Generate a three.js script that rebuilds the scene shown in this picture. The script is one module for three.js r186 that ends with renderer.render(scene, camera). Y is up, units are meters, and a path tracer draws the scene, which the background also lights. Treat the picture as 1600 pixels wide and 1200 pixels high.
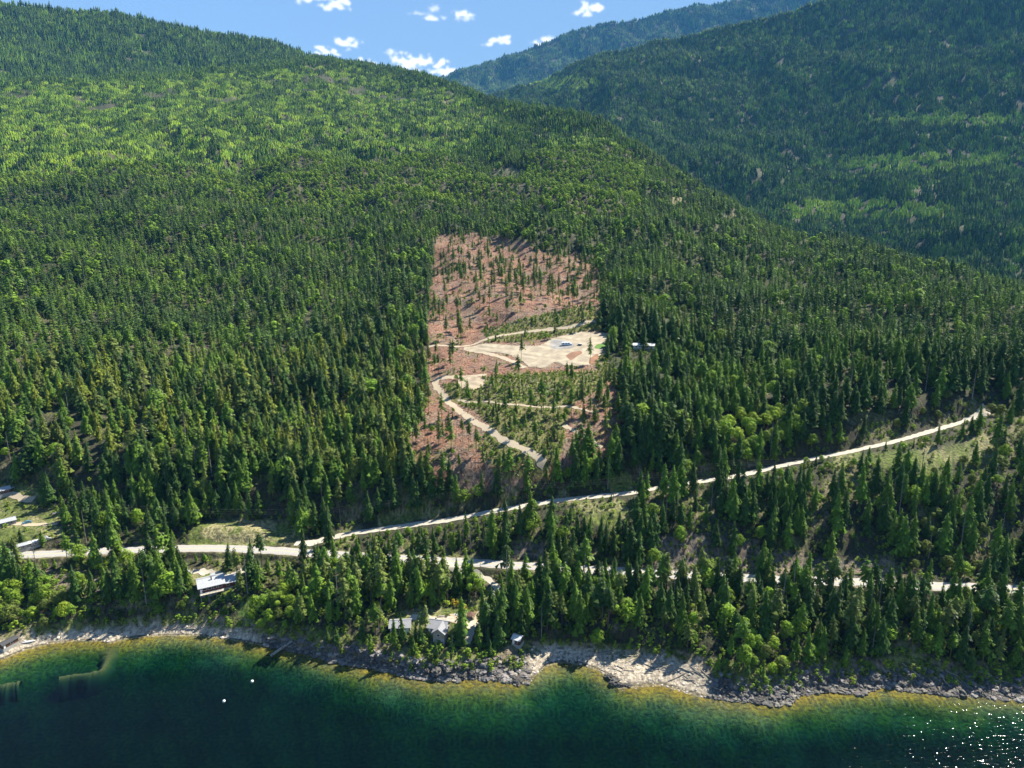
import * as THREE from 'three';
import { mergeGeometries } from 'three/addons/utils/BufferGeometryUtils.js';
import { createNoise2D, createNoise3D } from 'simplex-noise';

// ---------------------------------------------------------------- camera, sky, sun, exposure
const CAM_H = 200, PITCH = 13 * Math.PI / 180, FOC = 1067;          // FOC: focal length in pixels of a 1600 x 1200 frame
const scene = new THREE.Scene();
const camera = new THREE.PerspectiveCamera(2 * Math.atan(600 / FOC) * 180 / Math.PI, 4 / 3, 1, 40000);
camera.position.set(0, CAM_H, 0);
camera.rotation.set(-PITCH, 0, 0);

const renderer = new THREE.WebGLRenderer();
renderer.toneMapping = THREE.LinearToneMapping;
renderer.toneMappingExposure = 2.5;
renderer.shadowMap.enabled = true;

const SUN_AZ = 40 * Math.PI / 180, SUN_EL = 47 * Math.PI / 180;     // ahead of the camera and to its right
const sunDir = new THREE.Vector3(Math.sin(SUN_AZ) * Math.cos(SUN_EL), Math.sin(SUN_EL), -Math.cos(SUN_AZ) * Math.cos(SUN_EL));
const sun = new THREE.DirectionalLight(new THREE.Color().setRGB(1, 0.94, 0.80), 5);
sun.name = 'sun';
sun.position.copy(sunDir).multiplyScalar(3000);
sun.target.position.set(0, 0, -600);
sun.castShadow = true;
sun.shadow.mapSize.set(4096, 4096);
Object.assign(sun.shadow.camera, { left: -2000, right: 2000, top: 2000, bottom: -2000, near: 10, far: 9000 });
scene.add(sun, sun.target);

function rng(seed) { return () => { seed = (seed + 0x6d2b79f5) | 0; let t = Math.imul(seed ^ (seed >>> 15), 1 | seed); t = (t + Math.imul(t ^ (t >>> 7), 61 | t)) ^ t; return ((t ^ (t >>> 14)) >>> 0) / 4294967296; }; }
const R = rng(12345), n2 = createNoise2D(rng(7)), n2b = createNoise2D(rng(19)), n3 = createNoise3D(rng(31));
const lerp = (a, b, t) => a + (b - a) * t, clamp = (x, a, b) => Math.min(b, Math.max(a, x));
const smooth = (a, b, x) => { const t = clamp((x - a) / (b - a), 0, 1); return t * t * (3 - 2 * t); };
const fbm = (x, y, o = 4) => { let s = 0, a = 0.5; for (let i = 0; i < o; i++) { s += a * n2(x, y); x = x * 2.03 + 11.7; y = y * 2.03 - 5.3; a *= 0.5; } return s; };
const rgb = (r, g, b) => new THREE.Color().setRGB(r, g, b);

// pixel of the photograph <-> direction
const CP = Math.cos(PITCH), SP = Math.sin(PITCH);
function pixAng(px, py) {                                            // -> azimuth, tangent of the elevation
  const u = (px - 800) / FOC, v = (600 - py) / FOC, fz = CP + v * SP;
  return [Math.atan2(u, fz), (v * CP - SP) / Math.hypot(u, fz)];
}
function project(x, y, z) {
  const dy = y - CAM_H, f = -z * CP - dy * SP, up = dy * CP - z * SP;
  return [800 + FOC * x / f, 600 - FOC * up / f, f];
}

{ // the sky: clear blue air with small fair-weather clouds all the way round
  const W = 4096, Hh = 2048, data = new Float32Array(W * Hh * 4), cr = rng(77), puffs = [];
  const cloud = (az, el, w, h, dens = 1) => { for (let i = 0; i < 9; i++) puffs.push([az + (cr() - 0.5) * w, el + (cr() * 0.75 - 0.4) * h + (i % 3 === 0 ? h * 0.25 : 0), w * (0.16 + 0.2 * cr()), h * (0.2 + 0.25 * cr()), dens]); };
  const atPix = (px, py, w, h, d) => { const [a, t] = pixAng(px, py); cloud(a, Math.atan(t), w / FOC, h / FOC, d); };
  atPix(512, 79, 26, 12, 1); atPix(548, 71, 34, 15, 1); atPix(575, 99, 20, 12, 1); atPix(692, 101, 22, 14, 1); atPix(697, 116, 42, 15, 1); atPix(634, 86, 16, 7, 0.5); atPix(780, 66, 40, 10, 0.8); atPix(842, 70, 40, 14, 1);
  atPix(690, 24, 70, 16, 0.6);
  for (let i = 0; i < 120; i++) { const s = 0.4 + 1.4 * cr(); cloud(-Math.PI + 2 * Math.PI * cr(), (6 + 24 * cr() * cr()) * Math.PI / 180, 0.035 * s, 0.014 * s, 0.7 + 0.3 * cr()); }
  const cov = new Float32Array(W * Hh);
  for (const [az, el, rw, rh, d] of puffs) {
    // azimuth 0 looks along -z: atan2(z, x) = az - 90 degrees
    const cx = ((az - Math.PI / 2) / (2 * Math.PI) + 0.5) * W, cy = (el / Math.PI + 0.5) * Hh, kw = W / (2 * Math.PI), kh = Hh / Math.PI;
    const ex = Math.ceil(rw * kw * 2.2), ey = Math.ceil(rh * kh * 2.2);
    for (let j = -ey; j <= ey; j++) for (let i = -ex; i <= ex; i++) {
      const X = Math.floor(cx) + i, Y = Math.floor(cy) + j; if (Y < 0 || Y >= Hh) continue;
      const nx = (X + 0.5 - cx) / (rw * kw), ny = (Y + 0.5 - cy) / (rh * kh);
      const n = fbm(X * 0.09, Y * 0.14, 4) * 0.9, q = 1.1 - Math.sqrt(nx * nx + (ny < 0 ? 2.2 : 1) * ny * ny) + n;
      const c = smooth(0, 1.15, q) * d, k = Y * W + ((X % W) + W) % W;
      cov[k] = 1 - (1 - cov[k]) * (1 - c);
    }
  }
  for (let j = 0; j < Hh; j++) {
    const el = ((j + 0.5) / Hh - 0.5) * Math.PI, t = Math.pow(clamp(el / (Math.PI / 2), 0, 1), 0.55);
    const air = [lerp(0.20, 0.016, t), lerp(0.32, 0.053, t), lerp(0.45, 0.175, t)];
    for (let i = 0; i < W; i++) { const k = j * W + i, c = smooth(0.03, 1, cov[k]); for (let q = 0; q < 3; q++) data[k * 4 + q] = lerp(air[q], [0.55, 0.555, 0.57][q], c); data[k * 4 + 3] = 1; }
  }
  const tex = new THREE.DataTexture(data, W, Hh, THREE.RGBAFormat, THREE.FloatType);
  tex.mapping = THREE.EquirectangularReflectionMapping; tex.magFilter = THREE.LinearFilter; tex.needsUpdate = true;
  scene.background = tex; scene.environment = tex;
}
scene.fog = new THREE.FogExp2(rgb(0.13, 0.46, 1.0), 0.000025);

// ---------------------------------------------------------------- naming
const used = new Map();
function numbered(name) { const n = used.get(name) ?? 0; used.set(name, n + 1); return n ? name + '_' + String(n).padStart(3, '0') : name; }
function tag(o, label, category, group, kind) { if (label) o.userData.label = label; if (category) o.userData.category = category; if (group) o.userData.group = group; if (kind) o.userData.kind = kind; return o; }
function lit(o) { o.castShadow = true; o.receiveShadow = true; return o; }
function top(o, name) { o.name = numbered(name); scene.add(o); return o; }
function part(parent, name, geo, mat) { const m = lit(new THREE.Mesh(geo, mat)); m.name = name; parent.add(m); return m; }

// ---------------------------------------------------------------- terrain: lofted through surveyed lines (shore, bank, highway, gravel road, foot of the hill, ridge)
const AZ0 = -62 * Math.PI / 180, AZ1 = 62 * Math.PI / 180, NAZ = 1240;
const azOf = (px, py) => pixAng(px, py)[0];
const beachAz = [[azOf(-300, 1000), azOf(425, 1005)], [azOf(826, 1030), azOf(1120, 1060)]];
const isBeach = (az) => { let b = 0; for (const [a, c] of beachAz) b = Math.max(b, smooth(a - 0.01, a + 0.01, az) * (1 - smooth(c - 0.03, c + 0.01, az))); return b; };
class Line {                                                         // a line over the ground as range and height by azimuth
  constructor(pts) { this.p = pts.map(([px, py, h, r]) => { const [az, t] = pixAng(px, py); if (r === undefined) r = (h - CAM_H) / t; else h = CAM_H + r * t; return [az, r, h]; }).sort((a, b) => a[0] - b[0]); }
  at(az) {
    const p = this.p, n = p.length;
    if (az <= p[0][0]) return [p[0][1], p[0][2]];
    if (az >= p[n - 1][0]) return [p[n - 1][1], p[n - 1][2]];
    let i = 0; while (p[i + 1][0] < az) i++;
    const t = (az - p[i][0]) / (p[i + 1][0] - p[i][0]);
    return [lerp(p[i][1], p[i + 1][1], t), lerp(p[i][2], p[i + 1][2], t)];
  }
}
const withH = (h, pts) => pts.map(([x, y]) => [x, y, h]);
const SHORE = [[-300, 1120], [-150, 1075], [0, 1030], [40, 1013], [80, 1003], [120, 999], [160, 1000], [175, 1004], [190, 997], [220, 993], [260, 991], [300, 991], [340, 994], [400, 1004], [440, 1013], [470, 1019], [500, 1027], [530, 1034], [560, 1039], [600, 1047], [640, 1057], [670, 1060], [700, 1062], [740, 1059], [780, 1062], [815, 1065], [828, 1061], [840, 1050], [850, 1040], [862, 1034], [880, 1032], [905, 1035], [930, 1042], [948, 1051], [956, 1063], [966, 1075], [985, 1072], [1010, 1068], [1035, 1068], [1060, 1075], [1090, 1085], [1130, 1090], [1180, 1095], [1215, 1099], [1235, 1096], [1250, 1085], [1300, 1078], [1345, 1082], [1362, 1078], [1375, 1071], [1400, 1075], [1450, 1081], [1500, 1085], [1550, 1088], [1600, 1093], [1800, 1112], [2000, 1130]];
const LShore = new Line(withH(0, SHORE));
const LBank = new Line([[-300, 1085, 3], [-150, 1045, 3], [0, 1004, 3], [60, 992, 3], [110, 985, 3], [200, 979, 3], [300, 975, 3.2], [400, 986, 4], [440, 994, 5], [500, 1006, 5.5], [560, 1015, 5.5], [640, 1029, 6], [700, 1034, 6], [760, 1032, 5], [800, 1024, 4], [830, 1014, 3.2], [860, 1010, 3], [930, 1013, 3.2], [1000, 1020, 4], [1060, 1032, 4.5], [1120, 1054, 4.5], [1180, 1066, 5], [1230, 1056, 5.5], [1300, 1046, 5.5], [1400, 1046, 5], [1500, 1050, 4.5], [1600, 1056, 4.5], [1800, 1080, 4.5], [2000, 1100, 4.5]]);
const LBench = new Line([[-300, 975, 12], [0, 955, 10], [110, 950, 11], [220, 935, 14], [330, 926, 14.5], [400, 930, 14], [470, 940, 15], [560, 965, 13], [640, 988, 10.5], [700, 992, 10.5], [770, 978, 10.5], [830, 985, 9], [930, 978, 11], [1060, 985, 13], [1200, 995, 14], [1400, 990, 15], [1600, 1000, 14], [2000, 1020, 14]]);
const HWY = [[-250, 880], [0, 868], [75, 866], [150, 862], [230, 859], [300, 857], [400, 859], [440, 861], [500, 866], [600, 872], [700, 877], [800, 884], [930, 891], [1060, 899], [1200, 906], [1300, 909], [1450, 916], [1600, 922], [1900, 938]];
const LHwy = new Line(withH(22, HWY));
const GRAVEL = [[-250, 828, 30], [0, 822, 29], [100, 820, 28.5], [200, 818, 28.5], [330, 818, 28], [400, 824, 27], [440, 840, 24], [475, 851, 22.6], [520, 840, 23.5], [560, 832, 25], [620, 824, 27], [700, 813, 31], [780, 798, 36], [860, 784, 40.5], [930, 776, 43.5], [975, 772, 45], [1060, 758, 49], [1150, 745, 53], [1250, 722, 58], [1330, 706, 63], [1400, 690, 68], [1450, 676, 71.5], [1500, 661, 75], [1560, 650, 79], [1700, 640, 84], [2000, 640, 90]];
const LGrav = new Line(GRAVEL);
const LFoot = new Line([[-250, 762, 42], [0, 752, 43], [200, 768, 40], [330, 785, 36], [480, 800, 32.5], [560, 788, 36], [640, 770, 42.5], [800, 745, 52], [980, 735, 55], [1150, 715, 60], [1330, 675, 72], [1500, 630, 85], [1600, 605, 92], [2000, 560, 104]]);
const RIDGE = [[-500, 160, 0, 3100], [0, 137, 0, 3100], [190, 127, 0, 3100], [300, 120, 0, 3150], [430, 106, 0, 3250], [500, 97, 0, 3300], [560, 102, 0, 3300], [620, 113, 0, 3200], [700, 135, 0, 2900], [760, 159, 0, 2600], [850, 176, 0, 2300], [900, 186, 0, 2150], [950, 204, 0, 2000], [1000, 234, 0, 1860], [1050, 268, 0, 1750], [1100, 300, 0, 1650], [1150, 328, 0, 1550], [1200, 356, 0, 1470], [1250, 378, 0, 1400], [1330, 390, 0, 1330], [1430, 412, 0, 1250], [1520, 442, 0, 1180], [1600, 466, 0, 1120], [1800, 530, 0, 1040], [2000, 560, 0, 1000]];
const LRidge = new Line(RIDGE);
const HILL_S = [0.04, 0.09, 0.15, 0.21, 0.28, 0.35, 0.43, 0.51, 0.6, 0.69, 0.78, 0.87, 0.94];
const prof = [];                                                     // per azimuth: [ranges, heights, slopes]
for (let i = 0; i <= NAZ; i++) {
  const az = lerp(AZ0, AZ1, i / NAZ), r = [], h = [], add = (a, b) => { if (r.length && a < r[r.length - 1] + 1) a = r[r.length - 1] + 1; r.push(a); h.push(b); };
  const [rs] = LShore.at(az), [rb, hb] = LBank.at(az), [rn, hn] = LBench.at(az), [rh, hh] = LHwy.at(az), [rg, hg] = LGrav.at(az), [rf, hf] = LFoot.at(az), [rr, hr] = LRidge.at(az);
    let rm = 0, rq = 0; for (let q = -8; q <= 8; q++) { rm += LShore.at(az + q * 0.014)[0] / 17; rq += LShore.at(az + q * 0.005)[0] / 17; } // the drop-off follows the shore loosely
  add(40, -13); add(Math.max(60, rs - 130), -12.5); add(Math.min(rs - 13, rm - 36), -10.5); add(Math.min(rs - 7, rq - 16), -4.3); add(Math.min(rs - 2.5, rq - 7), -1.1); add(rs, 0);
  add(rb, hb); add(Math.max(rn, rb + 3), hn); add(rh - 9, hh - 2.5); add(rh - 6, hh); add(rh + 6, hh); 
  const far = smooth(9, 19, rg - rh);
  add(lerp(rh + 9, lerp(rh + 6, rg - 3.5, 0.45), far), lerp(hh + 0.1, lerp(hh, hg, 0.62), far)); add(lerp(rh + 12, rg - 3.5, far), lerp(hh + 0.3, hg, far)); add(lerp(rh + 15, rg + 3.5, far), lerp(hh + 0.6, hg, far));
  add(Math.max(rf, rg + 8), Math.max(hf, hg + 1.5));
  const r0 = r[r.length - 1], h0 = h[h.length - 1], e0 = (h0 - CAM_H) / r0, e1 = (hr - CAM_H) / rr;
  for (const s of HILL_S) { const q = r0 * Math.exp(Math.pow(s, 1.55) * Math.log(rr / r0)); add(q, CAM_H + q * Math.tan(lerp(Math.atan(e0), Math.atan(e1), s))); }
  add(rr, hr); add(rr * 1.04 + 20, hr - 6); add(rr * 1.12 + 100, hr - 60 - rr * 0.02); add(rr * 1.3 + 200, hr - 180 - rr * 0.06); add(rr * 1.6 + 300, Math.min(hr - 240, 60));
  const n = r.length, d = [], m = new Float64Array(n);
  for (let k = 0; k < n - 1; k++) d.push((h[k + 1] - h[k]) / (r[k + 1] - r[k]));
  for (let k = 1; k < n - 1; k++) m[k] = d[k - 1] * d[k] <= 0 ? 0 : 2 * d[k - 1] * d[k] / (d[k - 1] + d[k]);
  m[0] = d[0]; m[n - 1] = d[n - 2];
  prof.push([Float64Array.from(r), Float64Array.from(h), m]);
}
const NF = prof[0][0].length;
const K_SHORE = 5, K_BANK = 6, K_BENCH = 7, K_HWY = 9, K_GRAV = 12, K_FOOT = 14;
const Pr = new Float64Array(NF), Ph = new Float64Array(NF), Pm = new Float64Array(NF);
function column(az) {
  const q = clamp((az - AZ0) / (AZ1 - AZ0) * NAZ, 0, NAZ - 1e-6), i = Math.floor(q), t = q - i, A = prof[i], B = prof[i + 1];
  for (let k = 0; k < NF; k++) { Pr[k] = lerp(A[0][k], B[0][k], t); Ph[k] = lerp(A[1][k], B[1][k], t); Pm[k] = lerp(A[2][k], B[2][k], t); }
}
function onColumn(r) {                                               // height without relief, and the place along the profile
  if (r <= Pr[0]) return [Ph[0], 0];
  if (r >= Pr[NF - 1]) return [Ph[NF - 1], NF - 1];
  let k = 0; while (Pr[k + 1] < r) k++;
  const w = Pr[k + 1] - Pr[k], t = (r - Pr[k]) / w, t2 = t * t, t3 = t2 * t;
  return [(2 * t3 - 3 * t2 + 1) * Ph[k] + (t3 - 2 * t2 + t) * w * Pm[k] + (-2 * t3 + 3 * t2) * Ph[k + 1] + (t3 - t2) * w * Pm[k + 1], k + t];
}
const flats = [];                                                    // levelled ground: [x, z, radius, relief there]
function relief(x, z, r, kf) { let a = rawRelief(x, z, r, kf); for (const [fx, fz, fr, fa] of flats) { const d = Math.hypot(x - fx, z - fz); if (d < fr) a = lerp(a, fa, 1 - smooth(fr * 0.55, fr, d)); } return a; }
function rawRelief(x, z, r, kf) {
  let a = 0;
  if (kf > K_FOOT) { const g = smooth(0, 6, kf - K_FOOT) * (1 - 0.6 * smooth(25, 28, kf)); a += g * (fbm(x / 260, z / 260, 4) * 0.030 * Math.min(r, 1500) + 0.006 * Math.min(r, 1200) * (1 - Math.abs(n2(x / 170 + 5, z / 420))) - 0.004 * r * 0.5); }
  if (kf > K_SHORE + 0.15 && kf < K_HWY - 0.6) a += smooth(K_SHORE + 0.15, K_SHORE + 0.8, kf) * (1 - smooth(K_HWY - 1.6, K_HWY - 0.6, kf)) * (1.3 * fbm(x / 14, z / 14, 4) + 1.2 * n2(x / 46, z / 46)) * (kf < K_BANK + 0.5 ? 1 - 0.7 * isBeach(Math.atan2(x, -z)) * (1 - smooth(K_BANK, K_BANK + 0.5, kf)) : 1);
  if (kf > K_HWY + 1.1 && kf < K_GRAV - 0.1) a += 1.6 * fbm(x / 11, z / 11, 3) * Math.sin(Math.PI * clamp((kf - K_HWY - 1) / (K_GRAV - K_HWY - 1.1), 0, 1));
  if (kf < K_SHORE) a += (0.25 * fbm(x / 9, z / 9, 3) + 2.4 * fbm(x / 34, z / 22, 3) * smooth(0.9, 2.2, K_SHORE - kf)) * smooth(0, 1, K_SHORE - kf);
  return a;
}
function ground(x, z) { const r = Math.hypot(x, z); column(Math.atan2(x, -z)); const [h, k] = onColumn(r); return h + relief(x, z, r, k); }
function groundK(x, z) { const r = Math.hypot(x, z); column(Math.atan2(x, -z)); return onColumn(r)[1]; }
function pick(px, py, lift = 0) {                                    // where the sight line through a pixel meets the ground
  const [az, t] = pixAng(px, py), s = Math.sin(az), c = -Math.cos(az); let r = 60, last = 60;
  column(az);
  while (r < 6000) { const [h, k] = onColumn(r); if (h + relief(s * r, c * r, r, k) + lift >= CAM_H + r * t) break; last = r; r += Math.max(0.5, r * 0.003); }
  let a = last, b = r;
  for (let i = 0; i < 12; i++) { const m = (a + b) / 2, [h, k] = onColumn(m); if (h + relief(s * m, c * m, m, k) + lift >= CAM_H + m * t) b = m; else a = m; }
  return new THREE.Vector3(s * b, ground(s * b, c * b), c * b);
}
class Area {                                                         // a plot of ground, by its outline in plan
  constructor(pts) { this.p = pts.map(([px, py]) => { const v = pick(px, py); return [v.x, v.z]; }); const xs = this.p.map((q) => q[0]), zs = this.p.map((q) => q[1]); this.b = [Math.min(...xs), Math.max(...xs), Math.min(...zs), Math.max(...zs)]; }
  has(x, z) {
    if (x < this.b[0] || x > this.b[1] || z < this.b[2] || z > this.b[3]) return false;
    let inside = false; const p = this.p;
    for (let i = 0, j = p.length - 1; i < p.length; j = i++) if ((p[i][1] > z) !== (p[j][1] > z) && x < (p[j][0] - p[i][0]) * (z - p[i][1]) / (p[j][1] - p[i][1]) + p[i][0]) inside = !inside;
    return inside;
  }
}

for (const [px, py, fr] of [[830, 552, 75], [905, 545, 75], [738, 598, 28]]) { const v = pick(px, py), q = Math.hypot(v.x, v.z); column(Math.atan2(v.x, -v.z)); flats.push([v.x, v.z, fr, rawRelief(v.x, v.z, q, onColumn(q)[1])]); }
// plots, as seen in the photograph
const clearing = [new Area([[684, 366], [722, 366], [780, 372], [840, 392], [905, 396], [932, 408], [938, 470], [935, 520], [960, 600], [972, 640], [968, 700], [940, 720], [905, 700], [890, 740], [800, 762], [755, 768], [690, 765], [640, 730], [636, 685], [664, 640], [668, 585], [668, 500], [676, 420]])];
const pads = [new Area([[725, 543], [760, 537], [800, 540], [845, 540], [862, 530], [900, 520], [935, 520], [958, 524], [962, 533], [945, 541], [940, 552], [926, 568], [890, 572], [868, 566], [850, 575], [826, 572], [812, 561], [790, 553], [760, 550], [728, 547]]), new Area([[716, 592], [735, 588], [760, 594], [755, 603], [735, 610], [718, 604]])];
const meadow = [ // open grass, no trees
  new Area([[300, 822], [340, 812], [420, 812], [470, 822], [470, 845], [430, 852], [350, 855], [290, 855]]),
  new Area([[-60, 820], [60, 822], [95, 822], [100, 838], [60, 845], [20, 846], [-60, 850]]),
  new Area([[-60, 790], [30, 780], [60, 785], [60, 800], [110, 795], [110, 812], [60, 822], [-60, 824]]),
  new Area([[-60, 760], [60, 758], [62, 775], [40, 795], [-60, 800]]),
  new Area([[370, 950], [395, 933], [420, 928], [424, 938], [400, 955], [390, 978], [374, 976]]),
  new Area([[95, 972], [120, 968], [122, 980], [98, 986]]),
  new Area([[590, 805], [660, 795], [690, 793], [700, 800], [640, 815], [590, 822]]),
  new Area([[900, 790], [975, 783], [985, 800], [960, 830], [915, 815]]),
  new Area([[950, 748], [985, 735], [990, 765], [960, 775]]),
  new Area([[1350, 712], [1450, 700], [1540, 680], [1565, 680], [1540, 706], [1500, 725], [1450, 745], [1400, 735], [1340, 722]]),
  new Area([[1300, 710], [1345, 704], [1345, 722], [1300, 735]]),
  new Area([[1552, 932], [1640, 935], [1640, 1000], [1570, 960]]),
  new Area([[620, 955], [700, 952], [765, 925], [778, 930], [770, 965], [735, 975], [738, 1008], [728, 1008], [722, 985], [690, 990], [610, 985], [604, 968]]),
  new Area([[298, 890], [365, 895], [368, 935], [305, 932]]),
  new Area([[790, 1000], [830, 1000], [835, 1015], [800, 1030], [770, 1030]]),
];
const lowOnly = [
  new Area([[672, 598], [690, 628], [720, 652], [770, 688], [828, 704], [828, 724], [760, 712], [700, 668], [664, 622]]),
  new Area([[298, 925], [368, 925], [372, 962], [298, 958]]), new Area([[606, 984], [640, 984], [640, 1004], [606, 1000]]), new Area([[674, 990], [704, 990], [704, 1024], [674, 1022]]), new Area([[860, 575], [940, 572], [965, 545], [975, 560], [965, 600], [860, 600]]), new Area([[720, 560], [860, 578], [860, 600], [720, 590]]), new Area([[982, 548], [1028, 548], [1028, 588], [982, 588]]), new Area([[0, 850], [85, 850], [85, 880], [0, 880]]), new Area([[-20, 985], [50, 985], [60, 1000], [-20, 1030]]),
  new Area([[300, 850], [470, 852], [470, 892], [300, 880]]), new Area([[690, 868], [725, 870], [725, 900], [690, 896]]), new Area([[925, 880], [985, 885], [985, 915], [925, 910]]), new Area([[1268, 905], [1312, 905], [1312, 935], [1268, 935]]),
  new Area([[540, 830], [800, 796], [800, 826], [700, 838], [540, 858]]), new Area([[800, 796], [975, 770], [975, 796], [800, 826]]), new Area([[1135, 745], [1345, 704], [1345, 724], [1150, 772], [1135, 772]]), new Area([[1395, 688], [1450, 674], [1450, 696], [1395, 712]]),
];
const dryGrass = [new Area([[325, 822], [345, 814], [420, 814], [466, 824], [460, 840], [400, 850], [340, 848], [312, 835]])];
const cutbank = [new Area([[1000, 840], [1080, 832], [1170, 850], [1250, 868], [1330, 870], [1400, 880], [1400, 905], [1200, 898], [1000, 890]]), new Area([[60, 890], [150, 895], [160, 925], [100, 935], [60, 920]]), new Area([[795, 845], [850, 850], [850, 870], [800, 868]])];
const lowLight = [new Area([[0, 925], [60, 940], [120, 950], [130, 975], [100, 985], [0, 1005], [-80, 1020], [-80, 920]]), new Area([[410, 935], [445, 930], [470, 985], [440, 1000], [395, 985]]), new Area([[1150, 1000], [1250, 990], [1230, 1055], [1180, 1060]])];
const yellowish = [new Area([[0, 600], [120, 570], [300, 570], [420, 560], [560, 545], [660, 540], [668, 590], [640, 680], [640, 740], [560, 760], [380, 740], [200, 720], [0, 720]])];
const youngStand = [new Area([[100, 130], [430, 110], [560, 105], [700, 140], [780, 190], [700, 250], [830, 310], [760, 330], [620, 330], [480, 330], [330, 300], [180, 280], [0, 300], [0, 140]]), new Area([[860, 210], [950, 220], [1010, 260], [1000, 340], [900, 350], [800, 330], [820, 260]])];
const opening = [[[474, 104], [505, 99], [530, 99], [512, 106], [486, 112]], [[555, 155], [600, 148], [602, 155], [560, 163]], [[830, 210], [860, 207], [862, 216], [828, 218]], [[772, 266], [806, 262], [812, 271], [790, 278], [770, 277]], [[628, 278], [660, 277], [660, 283], [630, 284]], [[1048, 309], [1080, 303], [1076, 314], [1052, 322]], [[1125, 340], [1150, 333], [1152, 343], [1128, 348]], [[1245, 372], [1275, 370], [1280, 382], [1258, 388]], [[690, 158], [712, 152], [712, 160], [694, 163]], [[140, 398], [158, 398], [158, 404], [142, 406]], [[74, 518], [95, 515], [94, 532], [78, 534]], [[1035, 457], [1048, 455], [1048, 466], [1038, 470]]].map((p) => new Area(p));
const greened = [new Area([[760, 590], [940, 580], [950, 605], [900, 628], [885, 660], [880, 705], [850, 745], [775, 752], [750, 705], [765, 665], [740, 640], [700, 622], [692, 602]]), new Area([[750, 515], [800, 505], [930, 480], [938, 515], [900, 520], [850, 530], [800, 536], [760, 533]]), new Area([[930, 560], [960, 545], [975, 560], [970, 600], [930, 590]])];
const inAny = (list, x, z) => { for (const a of list) if (a.has(x, z)) return true; return false; };

// roads and drives in plan
function pathOf(pts, samples) { const c = new THREE.CatmullRomCurve3(pts, false, 'centripetal'); return c.getSpacedPoints(samples); }
const polar = (line, az0, az1, n) => { const out = []; for (let i = 0; i <= n; i++) { const az = lerp(az0, az1, i / n), [r, h] = line.at(az); out.push(new THREE.Vector3(Math.sin(az) * r, h, -Math.cos(az) * r)); } return out; };
const hwyPath = pathOf(polar(LHwy, azOf(-250, 880), azOf(1900, 938), 46), 420);
const gravPath = pathOf([...polar(LGrav, azOf(462, 853), azOf(1500, 661), 40), ...[[1516, 656], [1532, 649], [1543, 638]].map((q) => pick(...q))], 420);
const drives = [
  { w: 4.8, c: 'dirt', p: [[850, 728], [838, 714], [822, 704], [790, 690], [765, 672], [735, 655], [715, 640], [700, 628], [688, 612], [680, 600], [686, 592], [705, 590], [735, 588], [760, 586]] },
  { w: 3.6, c: 'dirt', p: [[668, 542], [700, 541], [726, 541], [760, 530], [800, 522], [850, 516], [900, 509], [930, 502]] },
  { w: 5, c: 'dirt', p: [[726, 545], [760, 552], [795, 563], [820, 575]] },
  { w: 2.2, c: 'dirt', p: [[715, 625], [745, 629], [790, 632], [850, 637], [890, 636], [930, 645]] },
  { w: 3, c: 'dirt', p: [[880, 665], [910, 680], [940, 700]] },
  { w: 3.4, c: 'gravel', p: [[700, 875], [705, 885], [730, 895], [760, 905], [775, 920], [772, 945], [765, 960], [742, 972], [700, 968], [660, 965], [640, 965]] },
  { w: 3, c: 'gravel', p: [[738, 972], [736, 990], [731, 1006]] },
  { w: 4, c: 'gravel', p: [[300, 893], [330, 897], [362, 899], [385, 890], [392, 868]] },
  { w: 4, c: 'dirt', p: [[-40, 770], [10, 772], [35, 778], [52, 782]] },
  { w: 4, c: 'dirt', p: [[-40, 818], [20, 819], [60, 820], [90, 819]] },
];
for (const d of drives) d.v = pathOf(d.p.map((q) => pick(...q)), Math.max(24, d.p.length * 10));
const roadCells = new Map(), CELL = 8;
function stamp(path, half) { for (const p of path) { const e = Math.ceil((half + CELL) / CELL); const i = Math.floor(p.x / CELL), j = Math.floor(p.z / CELL); for (let a = -e; a <= e; a++) for (let b = -e; b <= e; b++) { const k = (i + a) * 100003 + j + b; if (!roadCells.has(k)) roadCells.set(k, []); roadCells.get(k).push([p.x, p.z, half]); } } }
stamp(hwyPath, 6.5); stamp(gravPath.slice(0, 385), 6); stamp(gravPath.slice(385), 2.6); for (const d of drives) stamp(d.v, d.w / 2 + 1.2);
function onRoad(x, z, extra = 0) { const l = roadCells.get(Math.floor(x / CELL) * 100003 + Math.floor(z / CELL)); if (!l) return false; for (const [a, b, h] of l) { const dx = a - x, dz = b - z, q = h + extra; if (dx * dx + dz * dz < q * q) return true; } return false; }

// ---------------------------------------------------------------- procedural textures
function noiseTex(size, fn, srgb = true) {
  const d = new Uint8Array(size * size * 4);
  for (let j = 0; j < size; j++) for (let i = 0; i < size; i++) { const c = fn(i / size, j / size), k = (j * size + i) * 4; d[k] = clamp(c[0], 0, 1) * 255; d[k + 1] = clamp(c[1], 0, 1) * 255; d[k + 2] = clamp(c[2], 0, 1) * 255; d[k + 3] = 255; }
  const t = new THREE.DataTexture(d, size, size); t.wrapS = t.wrapT = THREE.RepeatWrapping; t.magFilter = THREE.LinearFilter; t.minFilter = THREE.LinearMipmapLinearFilter; if (srgb) t.colorSpace = THREE.SRGBColorSpace; t.needsUpdate = true; return t;
}
const n4 = createNoise3D(rng(5));
const torus = (u, v, f, s = 0) => { const a = u * 2 * Math.PI, b = v * 2 * Math.PI, q = f / (2 * Math.PI); return 0.5 * (n4(Math.cos(a) * q + s, Math.sin(a) * q, Math.cos(b) * q * 1.01 + Math.sin(b) * q * 0.7) + n4(Math.cos(b) * q + s, Math.sin(b) * q, Math.sin(a) * q + Math.cos(a) * 0.6 * q)); };
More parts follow.
